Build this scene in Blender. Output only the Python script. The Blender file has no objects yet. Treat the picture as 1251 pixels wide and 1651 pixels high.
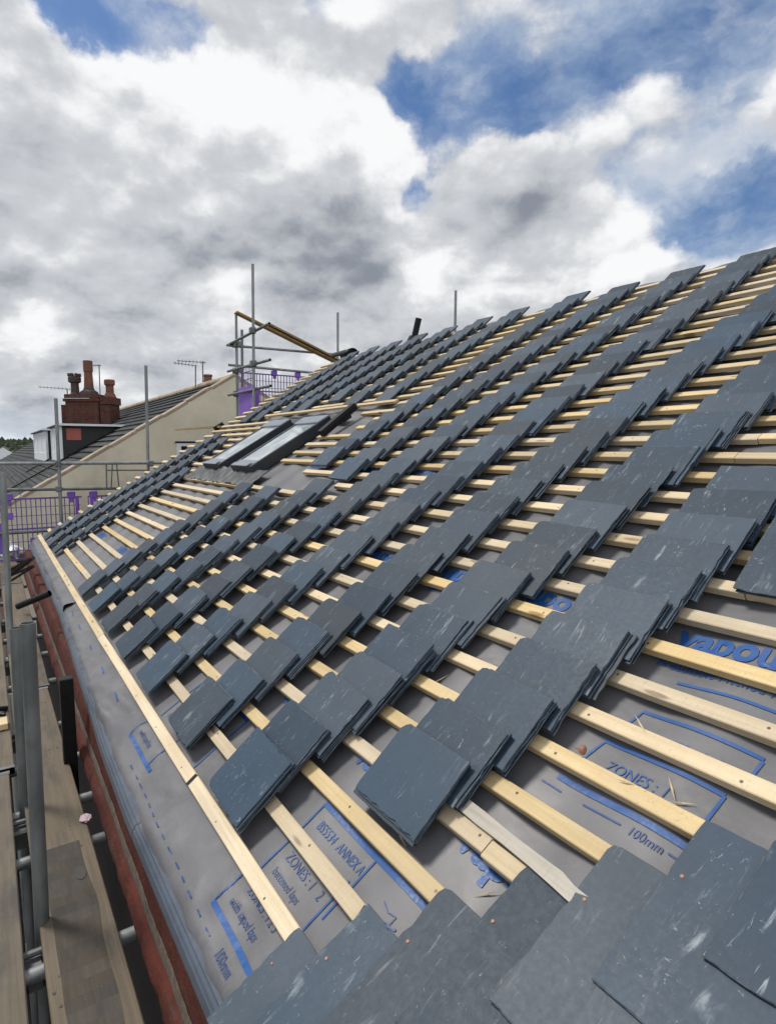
import bpy, bmesh, math, random
from mathutils import Vector, Matrix, noise

# ------------------------------------------------------------------ camera, sky, sun, exposure
S = bpy.context.scene
COL = S.collection
TH = math.radians(30.657)                 # roof pitch
G = 0.15                                  # batten gauge in metres
CAM = Vector((-0.5744, -0.8450, 1.1572))
FWD = Vector((0.54612, 0.83149, -0.10184)).normalized()
cd = bpy.data.cameras.new("camera")
cam = bpy.data.objects.new("camera", cd)
COL.objects.link(cam)
cd.sensor_fit = 'HORIZONTAL'; cd.sensor_width = 36.0; cd.lens = 28.37
cd.clip_start = 0.02; cd.clip_end = 6000
right = FWD.cross(Vector((0, 0, 1))).normalized(); upv = right.cross(FWD)
cam.matrix_world = Matrix(((right.x, upv.x, -FWD.x, CAM.x), (right.y, upv.y, -FWD.y, CAM.y),
                           (right.z, upv.z, -FWD.z, CAM.z), (0, 0, 0, 1)))
S.camera = cam
S.view_settings.view_transform = 'Standard'
S.view_settings.look = 'None'
S.view_settings.gamma = 1.0
S.view_settings.exposure = 1.0

SUN_EL, SUN_AZ = math.radians(58), math.radians(-38)    # azimuth from +Y towards +X
sun_dir = Vector((math.cos(SUN_EL) * math.sin(SUN_AZ), math.cos(SUN_EL) * math.cos(SUN_AZ), math.sin(SUN_EL)))
sl = bpy.data.lights.new("sun", 'SUN'); sl.energy = 1.5; sl.angle = math.radians(13); sl.color = (1.0, 0.95, 0.87)
so = bpy.data.objects.new("sun", sl); COL.objects.link(so)
so.rotation_euler = sun_dir.to_track_quat('Z', 'Y').to_euler()

world = bpy.data.worlds.new("World"); S.world = world; world.use_nodes = True


class NT:
    """tiny node-tree writer"""
    def __init__(s, tree):
        s.t = tree; s.n = tree.nodes; s.l = tree.links
    def node(s, kind, **kw):
        x = s.n.new(kind)
        for k, v in kw.items(): setattr(x, k, v)
        return x
    def put(s, sock, v):
        if isinstance(v, bpy.types.NodeSocket): s.l.new(v, sock)
        elif v is not None: sock.default_value = v
    def math(s, op, a, b=None, c=None, clamp=False):
        x = s.node('ShaderNodeMath', operation=op, use_clamp=clamp)
        s.put(x.inputs[0], a)
        if b is not None: s.put(x.inputs[1], b)
        if c is not None: s.put(x.inputs[2], c)
        return x.outputs[0]
    def vmath(s, op, a, b=None):
        x = s.node('ShaderNodeVectorMath', operation=op)
        s.put(x.inputs[0], a)
        if b is not None:
            if op == 'SCALE': s.put(x.inputs['Scale'], b)
            else: s.put(x.inputs[1], b)
        return x.outputs['Value'] if op in ('DISTANCE', 'DOT_PRODUCT', 'LENGTH') else x.outputs[0]
    def noise(s, vec, scale, detail=4, rough=0.55, dist=0.0):
        x = s.node('ShaderNodeTexNoise')
        s.put(x.inputs['Vector'], vec); x.inputs['Scale'].default_value = scale
        x.inputs['Detail'].default_value = detail; x.inputs['Roughness'].default_value = rough
        x.inputs['Distortion'].default_value = dist
        return x.outputs[0]
    def ss(s, v, a, b, lo=0.0, hi=1.0):
        x = s.node('ShaderNodeMapRange', interpolation_type='SMOOTHSTEP')
        s.put(x.inputs[0], v); x.inputs[1].default_value = a; x.inputs[2].default_value = b
        x.inputs[3].default_value = lo; x.inputs[4].default_value = hi
        return x.outputs[0]
    def mix(s, f, a, b, blend='MIX'):
        x = s.node('ShaderNodeMix', data_type='RGBA', blend_type=blend)
        s.put(x.inputs[0], f)
        for sock, v in ((x.inputs[6], a), (x.inputs[7], b)):
            s.put(sock, v if isinstance(v, bpy.types.NodeSocket) else (*v, 1.0))
        return x.outputs[2]
    def mapping(s, vec, scale=(1, 1, 1), rot=(0, 0, 0), loc=(0, 0, 0)):
        x = s.node('ShaderNodeMapping')
        s.put(x.inputs[0], vec); x.inputs['Location'].default_value = loc
        x.inputs['Rotation'].default_value = rot; x.inputs['Scale'].default_value = scale
        return x.outputs[0]


def build_sky():
    w = NT(world.node_tree); w.n.clear()
    out = w.node('ShaderNodeOutputWorld'); bg = w.node('ShaderNodeBackground')
    w.l.new(bg.outputs[0], out.inputs[0]); bg.inputs[1].default_value = 0.1
    sky = w.node('ShaderNodeTexSky', sky_type='NISHITA', sun_disc=False)
    sky.sun_elevation = SUN_EL; sky.sun_rotation = SUN_AZ
    d = w.vmath('NORMALIZE', w.node('ShaderNodeTexCoord').outputs['Generated'])
    # clumps and gaps of the cloud cover: (direction, angular size, amount)
    cover = None
    #BLOBS_BEGIN
    BLOBS = [((0.215, 0.908, 0.358), 0.255, 0.26), ((0.384, 0.810, 0.444), 0.076, 0.20), ((0.248, 0.868, 0.431), 0.091, 0.18), ((0.475, 0.836, 0.275), 0.263, 0.20), ((0.684, 0.646, 0.340), 0.071, 0.25), ((0.329, 0.782, 0.529), 0.047, 0.14), ((0.065, 0.901, 0.429), 0.090, 0.20), ((0.699, 0.521, 0.490), 0.147, -0.11), ((0.555, 0.649, 0.521), 0.080, -0.08), ((0.776, 0.505, 0.378), 0.090, 0.10), ]
    HOLES = [((0.232, 0.823, 0.519), 0.058, -0.40), ((0.137, 0.843, 0.521), 0.044, -0.34), ((0.402, 0.735, 0.547), 0.059, -0.30), ((0.548, 0.704, 0.452), 0.072, -0.32), ((0.490, 0.725, 0.484), 0.050, -0.22), ((0.848, 0.424, 0.320), 0.044, -0.32), ((0.555, 0.741, 0.377), 0.040, -0.28), ((0.679, 0.552, 0.484), 0.032, -0.12), ((0.744, 0.481, 0.463), 0.027, -0.10), ((0.805, 0.502, 0.316), 0.038, -0.20), ((0.627, 0.630, 0.459), 0.037, -0.14), ]
    SHADES = [((0.259, 0.928, 0.268), 0.135, -0.46), ((0.089, 0.955, 0.283), 0.091, -0.22), ((0.470, 0.827, 0.308), 0.102, -0.24), ((0.111, 0.917, 0.383), 0.119, 0.28), ((0.332, 0.864, 0.378), 0.096, 0.20), ((0.691, 0.640, 0.335), 0.053, -0.40), ((0.479, 0.844, 0.241), 0.114, -0.26), ((0.138, 0.864, 0.484), 0.045, 0.50), ((0.193, 0.854, 0.483), 0.039, 0.40), ((0.267, 0.844, 0.464), 0.065, 0.45), ((0.331, 0.810, 0.483), 0.041, 0.40), ((0.399, 0.802, 0.444), 0.060, 0.50), ((0.452, 0.776, 0.440), 0.043, 0.45), ((0.497, 0.766, 0.407), 0.040, 0.45), ((0.537, 0.761, 0.363), 0.032, 0.40), ((0.351, 0.794, 0.497), 0.049, 0.20), ((0.571, 0.776, 0.267), 0.047, 0.80), ((0.319, 0.918, 0.235), 0.046, 0.70), ((0.064, 0.980, 0.188), 0.059, 0.75), ((0.776, 0.575, 0.260), 0.062, 0.60), ((0.769, 0.519, 0.373), 0.074, 0.30), ((0.178, 0.979, 0.095), 0.110, -0.20), ((0.220, 0.961, 0.168), 0.110, 0.20), ((0.627, 0.726, 0.282), 0.056, 0.25), ((0.214, 0.900, 0.379), 0.101, 0.20), ((0.314, 0.862, 0.397), 0.086, 0.15), ]
    #BLOBS_END
    def gauss(c, sig, amp):
        r = w.vmath('DISTANCE', d2, c)
        e = w.math('MULTIPLY', w.math('MULTIPLY', r, r), -1.0 / (sig * sig))
        return w.math('MULTIPLY', w.math('POWER', 2.71828, e), amp)
    # warp the directions a little so that no clump is round
    wn = w.node('ShaderNodeTexNoise'); w.put(wn.inputs['Vector'], d); wn.inputs['Scale'].default_value = 6.0
    wn.inputs['Detail'].default_value = 6; wn.inputs['Roughness'].default_value = .6
    warp = w.vmath('SUBTRACT', wn.outputs['Color'], (0.5, 0.5, 0.5))
    d2 = w.vmath('ADD', d, w.vmath('SCALE', warp, 0.16))
    p = w.mapping(w.vmath('ADD', d, w.vmath('SCALE', warp, 0.045)), scale=(1, 1, 1.55))

    def puff(vec, sc):
        x = w.node('ShaderNodeTexVoronoi', feature='F1'); w.put(x.inputs['Vector'], vec)
        x.inputs['Scale'].default_value = sc
        return w.math('SUBTRACT', 0.75, x.outputs['Distance'])

    def dens(vec):
        n0 = w.noise(vec, 3.3, 10, 0.55)
        n0 = w.math('ADD', n0, w.math('MULTIPLY', w.math('SUBTRACT', puff(vec, 6.5), .3), .24))
        return w.math('ADD', n0, w.math('MULTIPLY', w.math('SUBTRACT', puff(vec, 15.0), .3), .08))
    n = dens(p)
    n_up = dens(w.vmath('ADD', p, (-0.008, 0.009, 0.034)))
    z = w.node('ShaderNodeSeparateXYZ'); w.put(z.inputs[0], d); z = z.outputs[2]
    holes = 0.0
    for c, sig, amp in HOLES: holes = w.math('ADD', holes, gauss(c, sig, amp))
    cover = w.math('ADD', w.math('ADD', n, w.ss(z, 0.04, 0.33, 0.30, 0.04)), holes)
    for c, sig, amp in BLOBS: cover = w.math('ADD', cover, gauss(c, sig, amp))
    alpha = w.ss(cover, 0.43, 0.56)
    thick = w.ss(cover, 0.55, 1.05)
    lit = w.math('ADD', w.math('MULTIPLY', w.math('SUBTRACT', n, n_up), 4.3), 0.70)
    lit = w.math('SUBTRACT', lit, w.math('MULTIPLY', thick, 0.26))
    for c, sig, amp in SHADES: lit = w.math('ADD', lit, gauss(c, sig, amp))
    low = w.noise(w.mapping(w.vmath('ADD', d, w.vmath('SCALE', warp, 0.03)), scale=(1, 1, 2.3)), 8.0, 8, 0.6)
    lit = w.math('ADD', lit, w.math('MULTIPLY', w.math('MULTIPLY', w.math('SUBTRACT', low, 0.5), 2.6), w.ss(z, 0.05, 0.36, 1.0, 0.10)))
    cc = w.mix(w.ss(lit, -0.30, 0.62), (1.28, 1.42, 1.68), (2.95, 3.04, 3.20))
    cc = w.mix(w.ss(lit, 0.52, 1.22), cc, (4.75, 4.78, 4.82))
    blue = w.mix(1.0, sky.outputs[0], (0.30, 0.40, 0.52), 'MULTIPLY')
    # a thin high veil between the heaps
    veil_n = w.noise(w.mapping(w.vmath('ADD', d, w.vmath('SCALE', warp, 0.10)), scale=(1.3, 1, 2.0)), 3.0, 9, 0.6)
    veil = w.ss(w.math('ADD', veil_n, w.math('MULTIPLY', holes, 0.55)), 0.27, 0.56, 0.0, 0.94)
    blue = w.mix(veil, blue, w.mix(w.ss(veil_n, .42, .68), (1.9, 2.4, 3.2), (3.5, 3.65, 3.9)))
    # unseen clouds behind the camera brightened, added as fill light for the cream gable
    sy = w.node('ShaderNodeSeparateXYZ'); w.put(sy.inputs[0], d)
    cc = w.mix(1.0, cc, w.mix(w.ss(sy.outputs[1], 0.15, -0.8), (1, 1, 1), (2.0, 1.96, 1.9)), 'MULTIPLY')
    col = w.mix(alpha, blue, cc)
    col = w.mix(w.ss(z, -0.02, 0.09, 0.6, 0.0), col, (2.7, 3.2, 3.9))
    w.put(bg.inputs[0], col)


build_sky()

# ------------------------------------------------------------------ helpers
MR = Matrix(((0, math.cos(TH), -math.sin(TH), 0), (-1, 0, 0, 0), (0, math.sin(TH), math.cos(TH), 0), (0, 0, 0, 1)))
WM = {}


def P(u, v, n=0.0):                       # roof point in the roof frame (metres): u along the eaves, v up the slope, n off the roof
    return Vector((-u * G, v * G, n * G))


def W(u, v, n=0.0):
    return MR @ P(u, v, n)


class MB:
    def __init__(s): s.v = []; s.f = []
    def add(s, vs, fs, M=None):
        k = len(s.v)
        s.v += [tuple(M @ Vector(x)) if M else tuple(x) for x in vs]
        s.f += [tuple(i + k for i in q) for q in fs]
        return s
    def box(s, a, b, M=None, bev=0.0):
        x0, y0, z0 = a; x1, y1, z1 = b
        vs = [(x0, y0, z0), (x1, y0, z0), (x1, y1, z0), (x0, y1, z0), (x0, y0, z1), (x1, y0, z1), (x1, y1, z1), (x0, y1, z1)]
        fs = [(0, 3, 2, 1), (4, 5, 6, 7), (0, 1, 5, 4), (1, 2, 6, 5), (2, 3, 7, 6), (3, 0, 4, 7)]
        if bev:
            bm = bmesh.new(); q = [bm.verts.new(x) for x in vs]
            for f in fs: bm.faces.new([q[i] for i in f])
            bmesh.ops.bevel(bm, geom=bm.edges[:], offset=bev, segments=1, affect='EDGES')
            bm.verts.index_update()
            vs = [v.co.copy() for v in bm.verts]; fs = [tuple(v.index for v in f.verts) for f in bm.faces]
            bm.free()
        return s.add(vs, fs, M)
    def beam(s, a, b, w, h, up=(0, 0, 1), bev=0.0):
        a, b = Vector(a), Vector(b); x = (b - a); L = x.length; x.normalize()
        y = Vector(up).cross(x).normalized(); z = x.cross(y)
        M = Matrix(((x.x, y.x, z.x, a.x), (x.y, y.y, z.y, a.y), (x.z, y.z, z.z, a.z), (0, 0, 0, 1)))
        return s.box((0, -w / 2, -h / 2), (L, w / 2, h / 2), M, bev)
    def tube(s, a, b, r, seg=16, hollow=True, r2=None):
        a, b = Vector(a), Vector(b); x = (b - a).normalized()
        t = Vector((0, 0, 1)) if abs(x.z) < .9 else Vector((1, 0, 0))
        y = t.cross(x).normalized(); z = x.cross(y)
        r2 = r if r2 is None else r2
        rings = [(a, r), (b, r2)]
        if hollow:
            d = min(.06, (b - a).length * .3)
            rings = [(a + x * d, r * .82), (a, r * .84), (a, r), (b, r2), (b, r2 * .84), (b - x * d, r2 * .82)]
        vs = []; fs = []
        for c, rr in rings:
            for i in range(seg):
                an = 2 * math.pi * i / seg
                vs.append(c + (y * math.cos(an) + z * math.sin(an)) * rr)
        for k in range(len(rings) - 1):
            for i in range(seg):
                j = (i + 1) % seg
                fs.append((k * seg + i, k * seg + j, (k + 1) * seg + j, (k + 1) * seg + i))
        fs.append(tuple(range(seg - 1, -1, -1))); e = (len(rings) - 1) * seg; fs.append(tuple(e + i for i in range(seg)))
        return s.add(vs, fs)
    def path(s, pts, r, seg=8):
        for a, b in zip(pts, pts[1:]): s.tube(a, b, r, seg, False)
        return s
    def lathe(s, base, prof, seg=18, M=None):
        vs = []; fs = []; b = Vector(base)
        for r, z in prof:
            for i in range(seg):
                an = 2 * math.pi * i / seg
                vs.append((b.x + r * math.cos(an), b.y + r * math.sin(an), b.z + z))
        for k in range(len(prof) - 1):
            for i in range(seg):
                j = (i + 1) % seg
                fs.append((k * seg + i, k * seg + j, (k + 1) * seg + j, (k + 1) * seg + i))
        e = (len(prof) - 1) * seg
        fs.append(tuple(range(seg - 1, -1, -1))); fs.append(tuple(e + i for i in range(seg)))
        return s.add(vs, fs, M)
    def prism(s, poly, axis, a, b):       # polygon extruded along an axis; poly points fill the other two axes in order
        def mk(p, t):
            q = list(p); q.insert(axis, t); return q
        n = len(poly)
        vs = [mk(p, a) for p in poly] + [mk(p, b) for p in poly]
        fs = [tuple(range(n - 1, -1, -1)), tuple(range(n, 2 * n))] + [(i, (i + 1) % n, n + (i + 1) % n, n + i) for i in range(n)]
        return s.add(vs, fs)
    def grid(s, nx, ny, fn, M=None):
        vs = [fn(i / nx, j / ny) for j in range(ny + 1) for i in range(nx + 1)]
        fs = [(j * (nx + 1) + i, j * (nx + 1) + i + 1, (j + 1) * (nx + 1) + i + 1, (j + 1) * (nx + 1) + i) for j in range(ny) for i in range(nx)]
        return s.add(vs, fs, M)
    def mesh(s, name, smooth=False):
        m = bpy.data.meshes.new(name); m.from_pydata(s.v, [], s.f); m.validate()
        bm = bmesh.new(); bm.from_mesh(m); bmesh.ops.recalc_face_normals(bm, faces=bm.faces); bm.to_mesh(m); bm.free()
        if smooth:
            m.polygons.foreach_set('use_smooth', [True] * len(m.polygons))
            try: m.set_sharp_from_angle(angle=math.radians(40))
            except Exception: pass
        return m


def link(name, data, mat, parent=None, M=None):
    o = bpy.data.objects.new(name, data)
    COL.objects.link(o)
    M = M or Matrix()
    if parent is not None:
        o.parent = parent; o.matrix_parent_inverse = WM[parent.name].inverted()
    o.matrix_basis = M; WM[o.name] = M.copy()
    if mat is not None and not data.materials: data.materials.append(mat)
    return o


def part(name, mb, mat, parent=None, M=None, smooth=False, label=None):
    o = link(name, mb.mesh(name, smooth), mat, parent, M)
    if label: o['label'] = label
    return o


def tag(o, label, cat, group=None, kind=None):
    if label: o['label'] = label
    if cat: o['category'] = cat
    if group: o['group'] = group
    if kind: o['kind'] = kind
    return o


def thing(name, label, cat, loc=(0, 0, 0), group=None):
    o = bpy.data.objects.new(name, None); COL.objects.link(o); o.empty_display_size = .2
    o.matrix_basis = Matrix.Translation(loc); WM[o.name] = o.matrix_basis.copy()
    return tag(o, label, cat, group)


ORD = "zeroth first second third fourth fifth sixth seventh eighth ninth tenth eleventh twelfth thirteenth fourteenth fifteenth sixteenth seventeenth eighteenth nineteenth twentieth".split()
ORD += ["twenty-" + x for x in ORD[1:10]] + ["thirtieth"] + ["thirty-" + x for x in ORD[1:10]]


def fbm(x, y, z=0.0): return noise.fractal(Vector((x, y, z)), 1.0, 2.0, 4)


# ------------------------------------------------------------------ materials
def material(name):
    m = bpy.data.materials.new(name); m.use_nodes = True
    t = NT(m.node_tree); b = t.n['Principled BSDF']
    return m, t, b


def simple(name, col, rough=.6, var=.15, scale=8.0, bump=0.0, metal=0.0, spec=.5, dirt=None):
    m, t, b = material(name)
    c = t.node('ShaderNodeTexCoord').outputs['Object']
    n = t.noise(c, scale, 6, .6)
    n2 = t.noise(c, scale * 6, 4, .6)
    f = t.math('ADD', t.math('MULTIPLY', n, .7), t.math('MULTIPLY', n2, .3))
    lo = tuple(x * (1 - var) for x in col); hi = tuple(min(1, x * (1 + var)) for x in col)
    cc = t.mix(t.ss(f, .3, .7), lo, hi)
    if dirt: cc = t.mix(t.ss(t.noise(c, scale * .35, 6, .65), .48, .66, 0, .7), cc, dirt)
    t.put(b.inputs['Base Color'], cc)
    t.put(b.inputs['Roughness'], t.ss(n2, .2, .8, max(0, rough - .1), min(1, rough + .1)))
    b.inputs['Metallic'].default_value = metal
    b.inputs['Specular IOR Level'].default_value = spec
    if bump:
        bp = t.node('ShaderNodeBump'); bp.inputs['Strength'].default_value = bump; bp.inputs['Distance'].default_value = .01
        t.put(bp.inputs['Height'], f); t.l.new(bp.outputs[0], b.inputs['Normal'])
    return m


def rand_offset(t):
    oi = t.node('ShaderNodeObjectInfo').outputs['Random']; gi = t.node('ShaderNodeNewGeometry').outputs['Random Per Island']
    r = t.math('FRACT', t.math('ADD', oi, gi))
    cx = t.node('ShaderNodeCombineXYZ')
    t.put(cx.inputs[0], t.math('MULTIPLY', r, 37.0)); t.put(cx.inputs[1], t.math('MULTIPLY', r, 91.0)); t.put(cx.inputs[2], t.math('MULTIPLY', r, 53.0))
    return r, t.vmath('ADD', t.node('ShaderNodeTexCoord').outputs['Object'], cx.outputs[0])


def slate_material():
    m, t, b = material('slate')
    r, c = rand_offset(t)
    n = t.noise(t.mapping(c, scale=(9, 5, 5)), 1.0, 8, .66); nf = t.noise(c, 70, 4, .6)
    base = t.mix(t.ss(n, .25, .75), (.033, .048, .066), (.042, .059, .081))
    base = t.mix(t.ss(t.noise(c, 2.6, 3), .45, .7, 0, .5), base, (.036, .050, .066))
    hsv = t.node('ShaderNodeHueSaturation'); t.put(hsv.inputs['Color'], base); t.put(hsv.inputs['Value'], t.ss(r, 0, 1, .74, 1.28))
    t.put(hsv.inputs['Saturation'], t.ss(t.math('FRACT', t.math('MULTIPLY', r, 7.3)), 0, 1, .92, 1.35))
    base = hsv.outputs[0]
    # pale scuffs and scratches along the cleavage
    s1 = t.noise(t.mapping(c, scale=(26, 5, 10), rot=(0, 0, .35)), 1.0, 6, .7, .6)
    s2 = t.noise(t.mapping(c, scale=(60, 9, 10), rot=(0, 0, -.5)), 1.0, 4, .6, 1.2)
    pat = t.ss(t.noise(c, 9, 4, .6), .44, .64)
    sc = t.math('MULTIPLY', t.ss(s1, .55, .70), pat)
    sc2 = t.math('MULTIPLY', t.ss(s2, .62, .72), t.ss(t.noise(c, 5, 3), .46, .6))
    s3 = t.noise(t.mapping(c, scale=(150, 42, 30), rot=(0, 0, .2)), 1.0, 3, .6, .8)
    sc3 = t.math('MULTIPLY', t.ss(s3, .63, .72), t.ss(t.noise(c, 13, 5, .7), .47, .62))
    s4 = t.noise(t.mapping(c, scale=(30, 75, 30), rot=(0, 0, .7)), 1.0, 3, .6, 1.5)
    sc3 = t.math('MAXIMUM', sc3, t.math('MULTIPLY', t.ss(s4, .67, .74), .8))
    f = t.math('MULTIPLY', t.math('MAXIMUM', t.math('MAXIMUM', sc, sc2), sc3), t.ss(t.math('FRACT', t.math('MULTIPLY', r, 3.7)), 0, 1, .35, .95))
    base = t.mix(f, base, (.28, .315, .345))
    t.put(b.inputs['Base Color'], base)
    t.put(b.inputs['Roughness'], t.ss(nf, .2, .8, .46, .56))
    b.inputs['Specular IOR Level'].default_value = .28
    riv = t.noise(t.mapping(c, scale=(26, 8, 8)), 1.0, 8, .68, .3)
    bp = t.node('ShaderNodeBump'); bp.inputs['Strength'].default_value = .09; bp.inputs['Distance'].default_value = .005
    t.put(bp.inputs['Height'], t.math('ADD', riv, t.math('MULTIPLY', nf, .18))); t.l.new(bp.outputs[0], b.inputs['Normal'])
    return m


def wood_material(name, lo, hi, knot, rough=.65, stain=None, stain_f=.5, grain=(2.2, 60, 60), knots=True, nails=False):
    m, t, b = material(name)
    r, c = rand_offset(t)
    g = t.noise(t.mapping(c, scale=grain), 1.0, 6, .6, .5)
    n = t.noise(c, 3, 4, .55)
    base = t.mix(t.ss(t.math('ADD', t.math('MULTIPLY', g, .65), t.math('MULTIPLY', n, .35)), .3, .7), lo, hi)
    saw = t.noise(t.mapping(c, scale=(260, 4, 4)), 1.0, 2, .5)
    base = t.mix(t.ss(saw, .5, .75, 0, .18), base, tuple(x * .7 for x in lo))
    if knots:
        vo = t.node('ShaderNodeTexVoronoi'); t.put(vo.inputs['Vector'], t.mapping(c, scale=(3.4, 16, 9))); vo.inputs['Scale'].default_value = 1.0
        kk = t.ss(vo.outputs['Distance'], .10, .17, 1, 0)
        base = t.mix(t.math('MULTIPLY', kk, .75), base, knot)
    if stain:
        base = t.mix(t.ss(t.noise(t.mapping(c, scale=(1.6, 5, 5)), 1.0, 6, .65), .47, .66, 0, stain_f), base, stain)
    if nails:
        so_ = t.node('ShaderNodeSeparateXYZ'); t.put(so_.inputs[0], t.node('ShaderNodeTexCoord').outputs['Object'])
        sp = t.node('ShaderNodeSeparateXYZ'); t.put(sp.inputs[0], t.node('ShaderNodeNewGeometry').outputs['Position'])
        fx = t.math('MULTIPLY', t.math('SUBTRACT', t.math('FRACT', t.math('DIVIDE', t.math('ADD', sp.outputs[1], t.math('MULTIPLY', r, .02)), .4)), .5), .4)
        yy = t.math('ADD', so_.outputs[1], t.math('MULTIPLY', t.math('SUBTRACT', r, .5), .018))
        dd = t.math('SQRT', t.math('ADD', t.math('MULTIPLY', fx, fx), t.math('MULTIPLY', yy, yy)))
        base = t.mix(t.ss(dd, .0032, .0052, .85, 0), base, (.05, .035, .025))
        spk = t.noise(c, 130, 3, .6)
        base = t.mix(t.math('MULTIPLY', t.ss(spk, .60, .70), t.ss(t.noise(c, 9, 4, .6), .42, .62, 0, .5)), base, (.25, .15, .07))
        grey = t.ss(t.noise(t.mapping(c, scale=(2.5, 9, 9)), 1.0, 5, .6), .5, .68, 0, .4)
        base = t.mix(grey, base, (.45, .37, .26))
    hsv = t.node('ShaderNodeHueSaturation'); t.put(hsv.inputs['Color'], base)
    t.put(hsv.inputs['Value'], t.ss(r, 0, 1, .86, 1.1)); t.put(hsv.inputs['Saturation'], t.ss(t.math('FRACT', t.math('MULTIPLY', r, 5.1)), 0, 1, .8, 1.15))
    t.put(b.inputs['Base Color'], hsv.outputs[0])
    b.inputs['Roughness'].default_value = rough; b.inputs['Specular IOR Level'].default_value = .3
    bp = t.node('ShaderNodeBump'); bp.inputs['Strength'].default_value = .35; bp.inputs['Distance'].default_value = .003
    t.put(bp.inputs['Height'], t.math('ADD', g, t.math('MULTIPLY', saw, .5))); t.l.new(bp.outputs[0], b.inputs['Normal'])
    return m


def brick_material(name, c1, c2, mortar, scale=1.0, axes='xz'):
    m, t, b = material(name)
    o = t.node('ShaderNodeTexCoord').outputs['Object']
    sx = t.node('ShaderNodeSeparateXYZ'); t.put(sx.inputs[0], o)
    cx = t.node('ShaderNodeCombineXYZ')
    t.put(cx.inputs[0], t.math('ADD', sx.outputs[0], sx.outputs[1])); t.put(cx.inputs[1], sx.outputs[2])
    br = t.node('ShaderNodeTexBrick'); t.put(br.inputs['Vector'], cx.outputs[0]); br.inputs['Scale'].default_value = scale
    br.inputs['Brick Width'].default_value = .225; br.inputs['Row Height'].default_value = .075; br.inputs['Mortar Size'].default_value = .008
    br.inputs['Color1'].default_value = (*c1, 1); br.inputs['Color2'].default_value = (*c2, 1); br.inputs['Mortar'].default_value = (*mortar, 1)
    n = t.noise(o, 9, 6, .65)
    t.put(b.inputs['Base Color'], t.mix(t.ss(n, .45, .7, 0, .6), br.outputs['Color'], tuple(x * .35 for x in c1)))
    b.inputs['Roughness'].default_value = .85
    return m


def roof_slate_far(name, lo, hi, sx, sy):
    m, t, b = material(name)
    o = t.node('ShaderNodeTexCoord').outputs['Object']
    br = t.node('ShaderNodeTexBrick'); t.put(br.inputs['Vector'], o); br.inputs['Scale'].default_value = 1
    br.inputs['Brick Width'].default_value = sx; br.inputs['Row Height'].default_value = sy; br.inputs['Mortar Size'].default_value = .03
    br.inputs['Color1'].default_value = (*lo, 1); br.inputs['Color2'].default_value = (*hi, 1); br.inputs['Mortar'].default_value = (.03, .03, .033, 1)
    n = t.noise(o, 5, 6, .65)
    t.put(b.inputs['Base Color'], t.mix(t.ss(n, .4, .7, 0, .45), br.outputs['Color'], (.09, .09, .08)))
    b.inputs['Roughness'].default_value = .85; b.inputs['Specular IOR Level'].default_value = .15
    bp = t.node('ShaderNodeBump'); bp.inputs['Strength'].default_value = .9; bp.inputs['Distance'].default_value = .03
    t.put(bp.inputs['Height'], br.outputs['Fac']); bp.invert = True; t.l.new(bp.outputs[0], b.inputs['Normal'])
    return m


def felt_material():
    m, t, b = material('membrane')
    c = t.node('ShaderNodeTexCoord').outputs['Object']
    n = t.noise(c, 2.5, 6, .6); fine = t.noise(c, 90, 3, .6)
    base = t.mix(t.ss(n, .3, .7), (.100, .099, .107), (.138, .137, .147))
    base = t.mix(t.ss(fine, .35, .75, 0, .25), base, (.155, .155, .16))
    dust = t.math('MULTIPLY', t.ss(t.noise(c, 7, 6, .7), .52, .72), .45)
    base = t.mix(dust, base, (.19, .185, .178))
    t.put(b.inputs['Base Color'], base)
    t.put(b.inputs['Roughness'], t.ss(n, .3, .7, .42, .56)); b.inputs['Specular IOR Level'].default_value = .5
    wr = t.noise(t.mapping(c, scale=(2.5, 5, 4)), 1.0, 3, .5, .3)
    bp = t.node('ShaderNodeBump'); bp.inputs['Strength'].default_value = .4; bp.inputs['Distance'].default_value = .02
    t.put(bp.inputs['Height'], t.math('ADD', wr, t.math('MULTIPLY', fine, .02))); t.l.new(bp.outputs[0], b.inputs['Normal'])
    return m


def paint_masonry():
    m, t, b = material('red_masonry_paint')
    c = t.node('ShaderNodeTexCoord').outputs['Object']
    n = t.noise(c, 8, 7, .65); st = t.noise(t.mapping(c, scale=(14, 3, 14)), 1.0, 6, .7)
    base = t.mix(t.ss(n, .35, .7), (.062, .018, .013), (.105, .027, .018))
    base = t.mix(t.ss(st, .55, .72, 0, .8), base, (.075, .055, .045))
    base = t.mix(t.ss(t.noise(c, 31, 4, .6), .66, .74, 0, .8), base, (.33, .15, .09))
    t.put(b.inputs['Base Color'], base); b.inputs['Roughness'].default_value = .8; b.inputs['Specular IOR Level'].default_value = .2
    bp = t.node('ShaderNodeBump'); bp.inputs['Strength'].default_value = .8; bp.inputs['Distance'].default_value = .012
    t.put(bp.inputs['Height'], t.math('ADD', st, t.math('MULTIPLY', t.noise(c, 45, 6, .7), .8))); t.l.new(bp.outputs[0], b.inputs['Normal'])
    return m


def galv(name, lo, hi):
    m, t, b = material(name)
    c = t.node('ShaderNodeTexCoord').outputs['Object']
    n = t.noise(t.mapping(c, scale=(8, 8, 3)), 1.0, 7, .65)
    base = t.mix(t.ss(n, .35, .7), lo, hi)
    base = t.mix(t.ss(t.noise(c, 14, 5, .6), .6, .72, 0, .5), base, (.16, .13, .10))
    t.put(b.inputs['Base Color'], base); b.inputs['Metallic'].default_value = .45
    t.put(b.inputs['Roughness'], t.ss(n, .3, .7, .42, .6))
    return m


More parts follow.
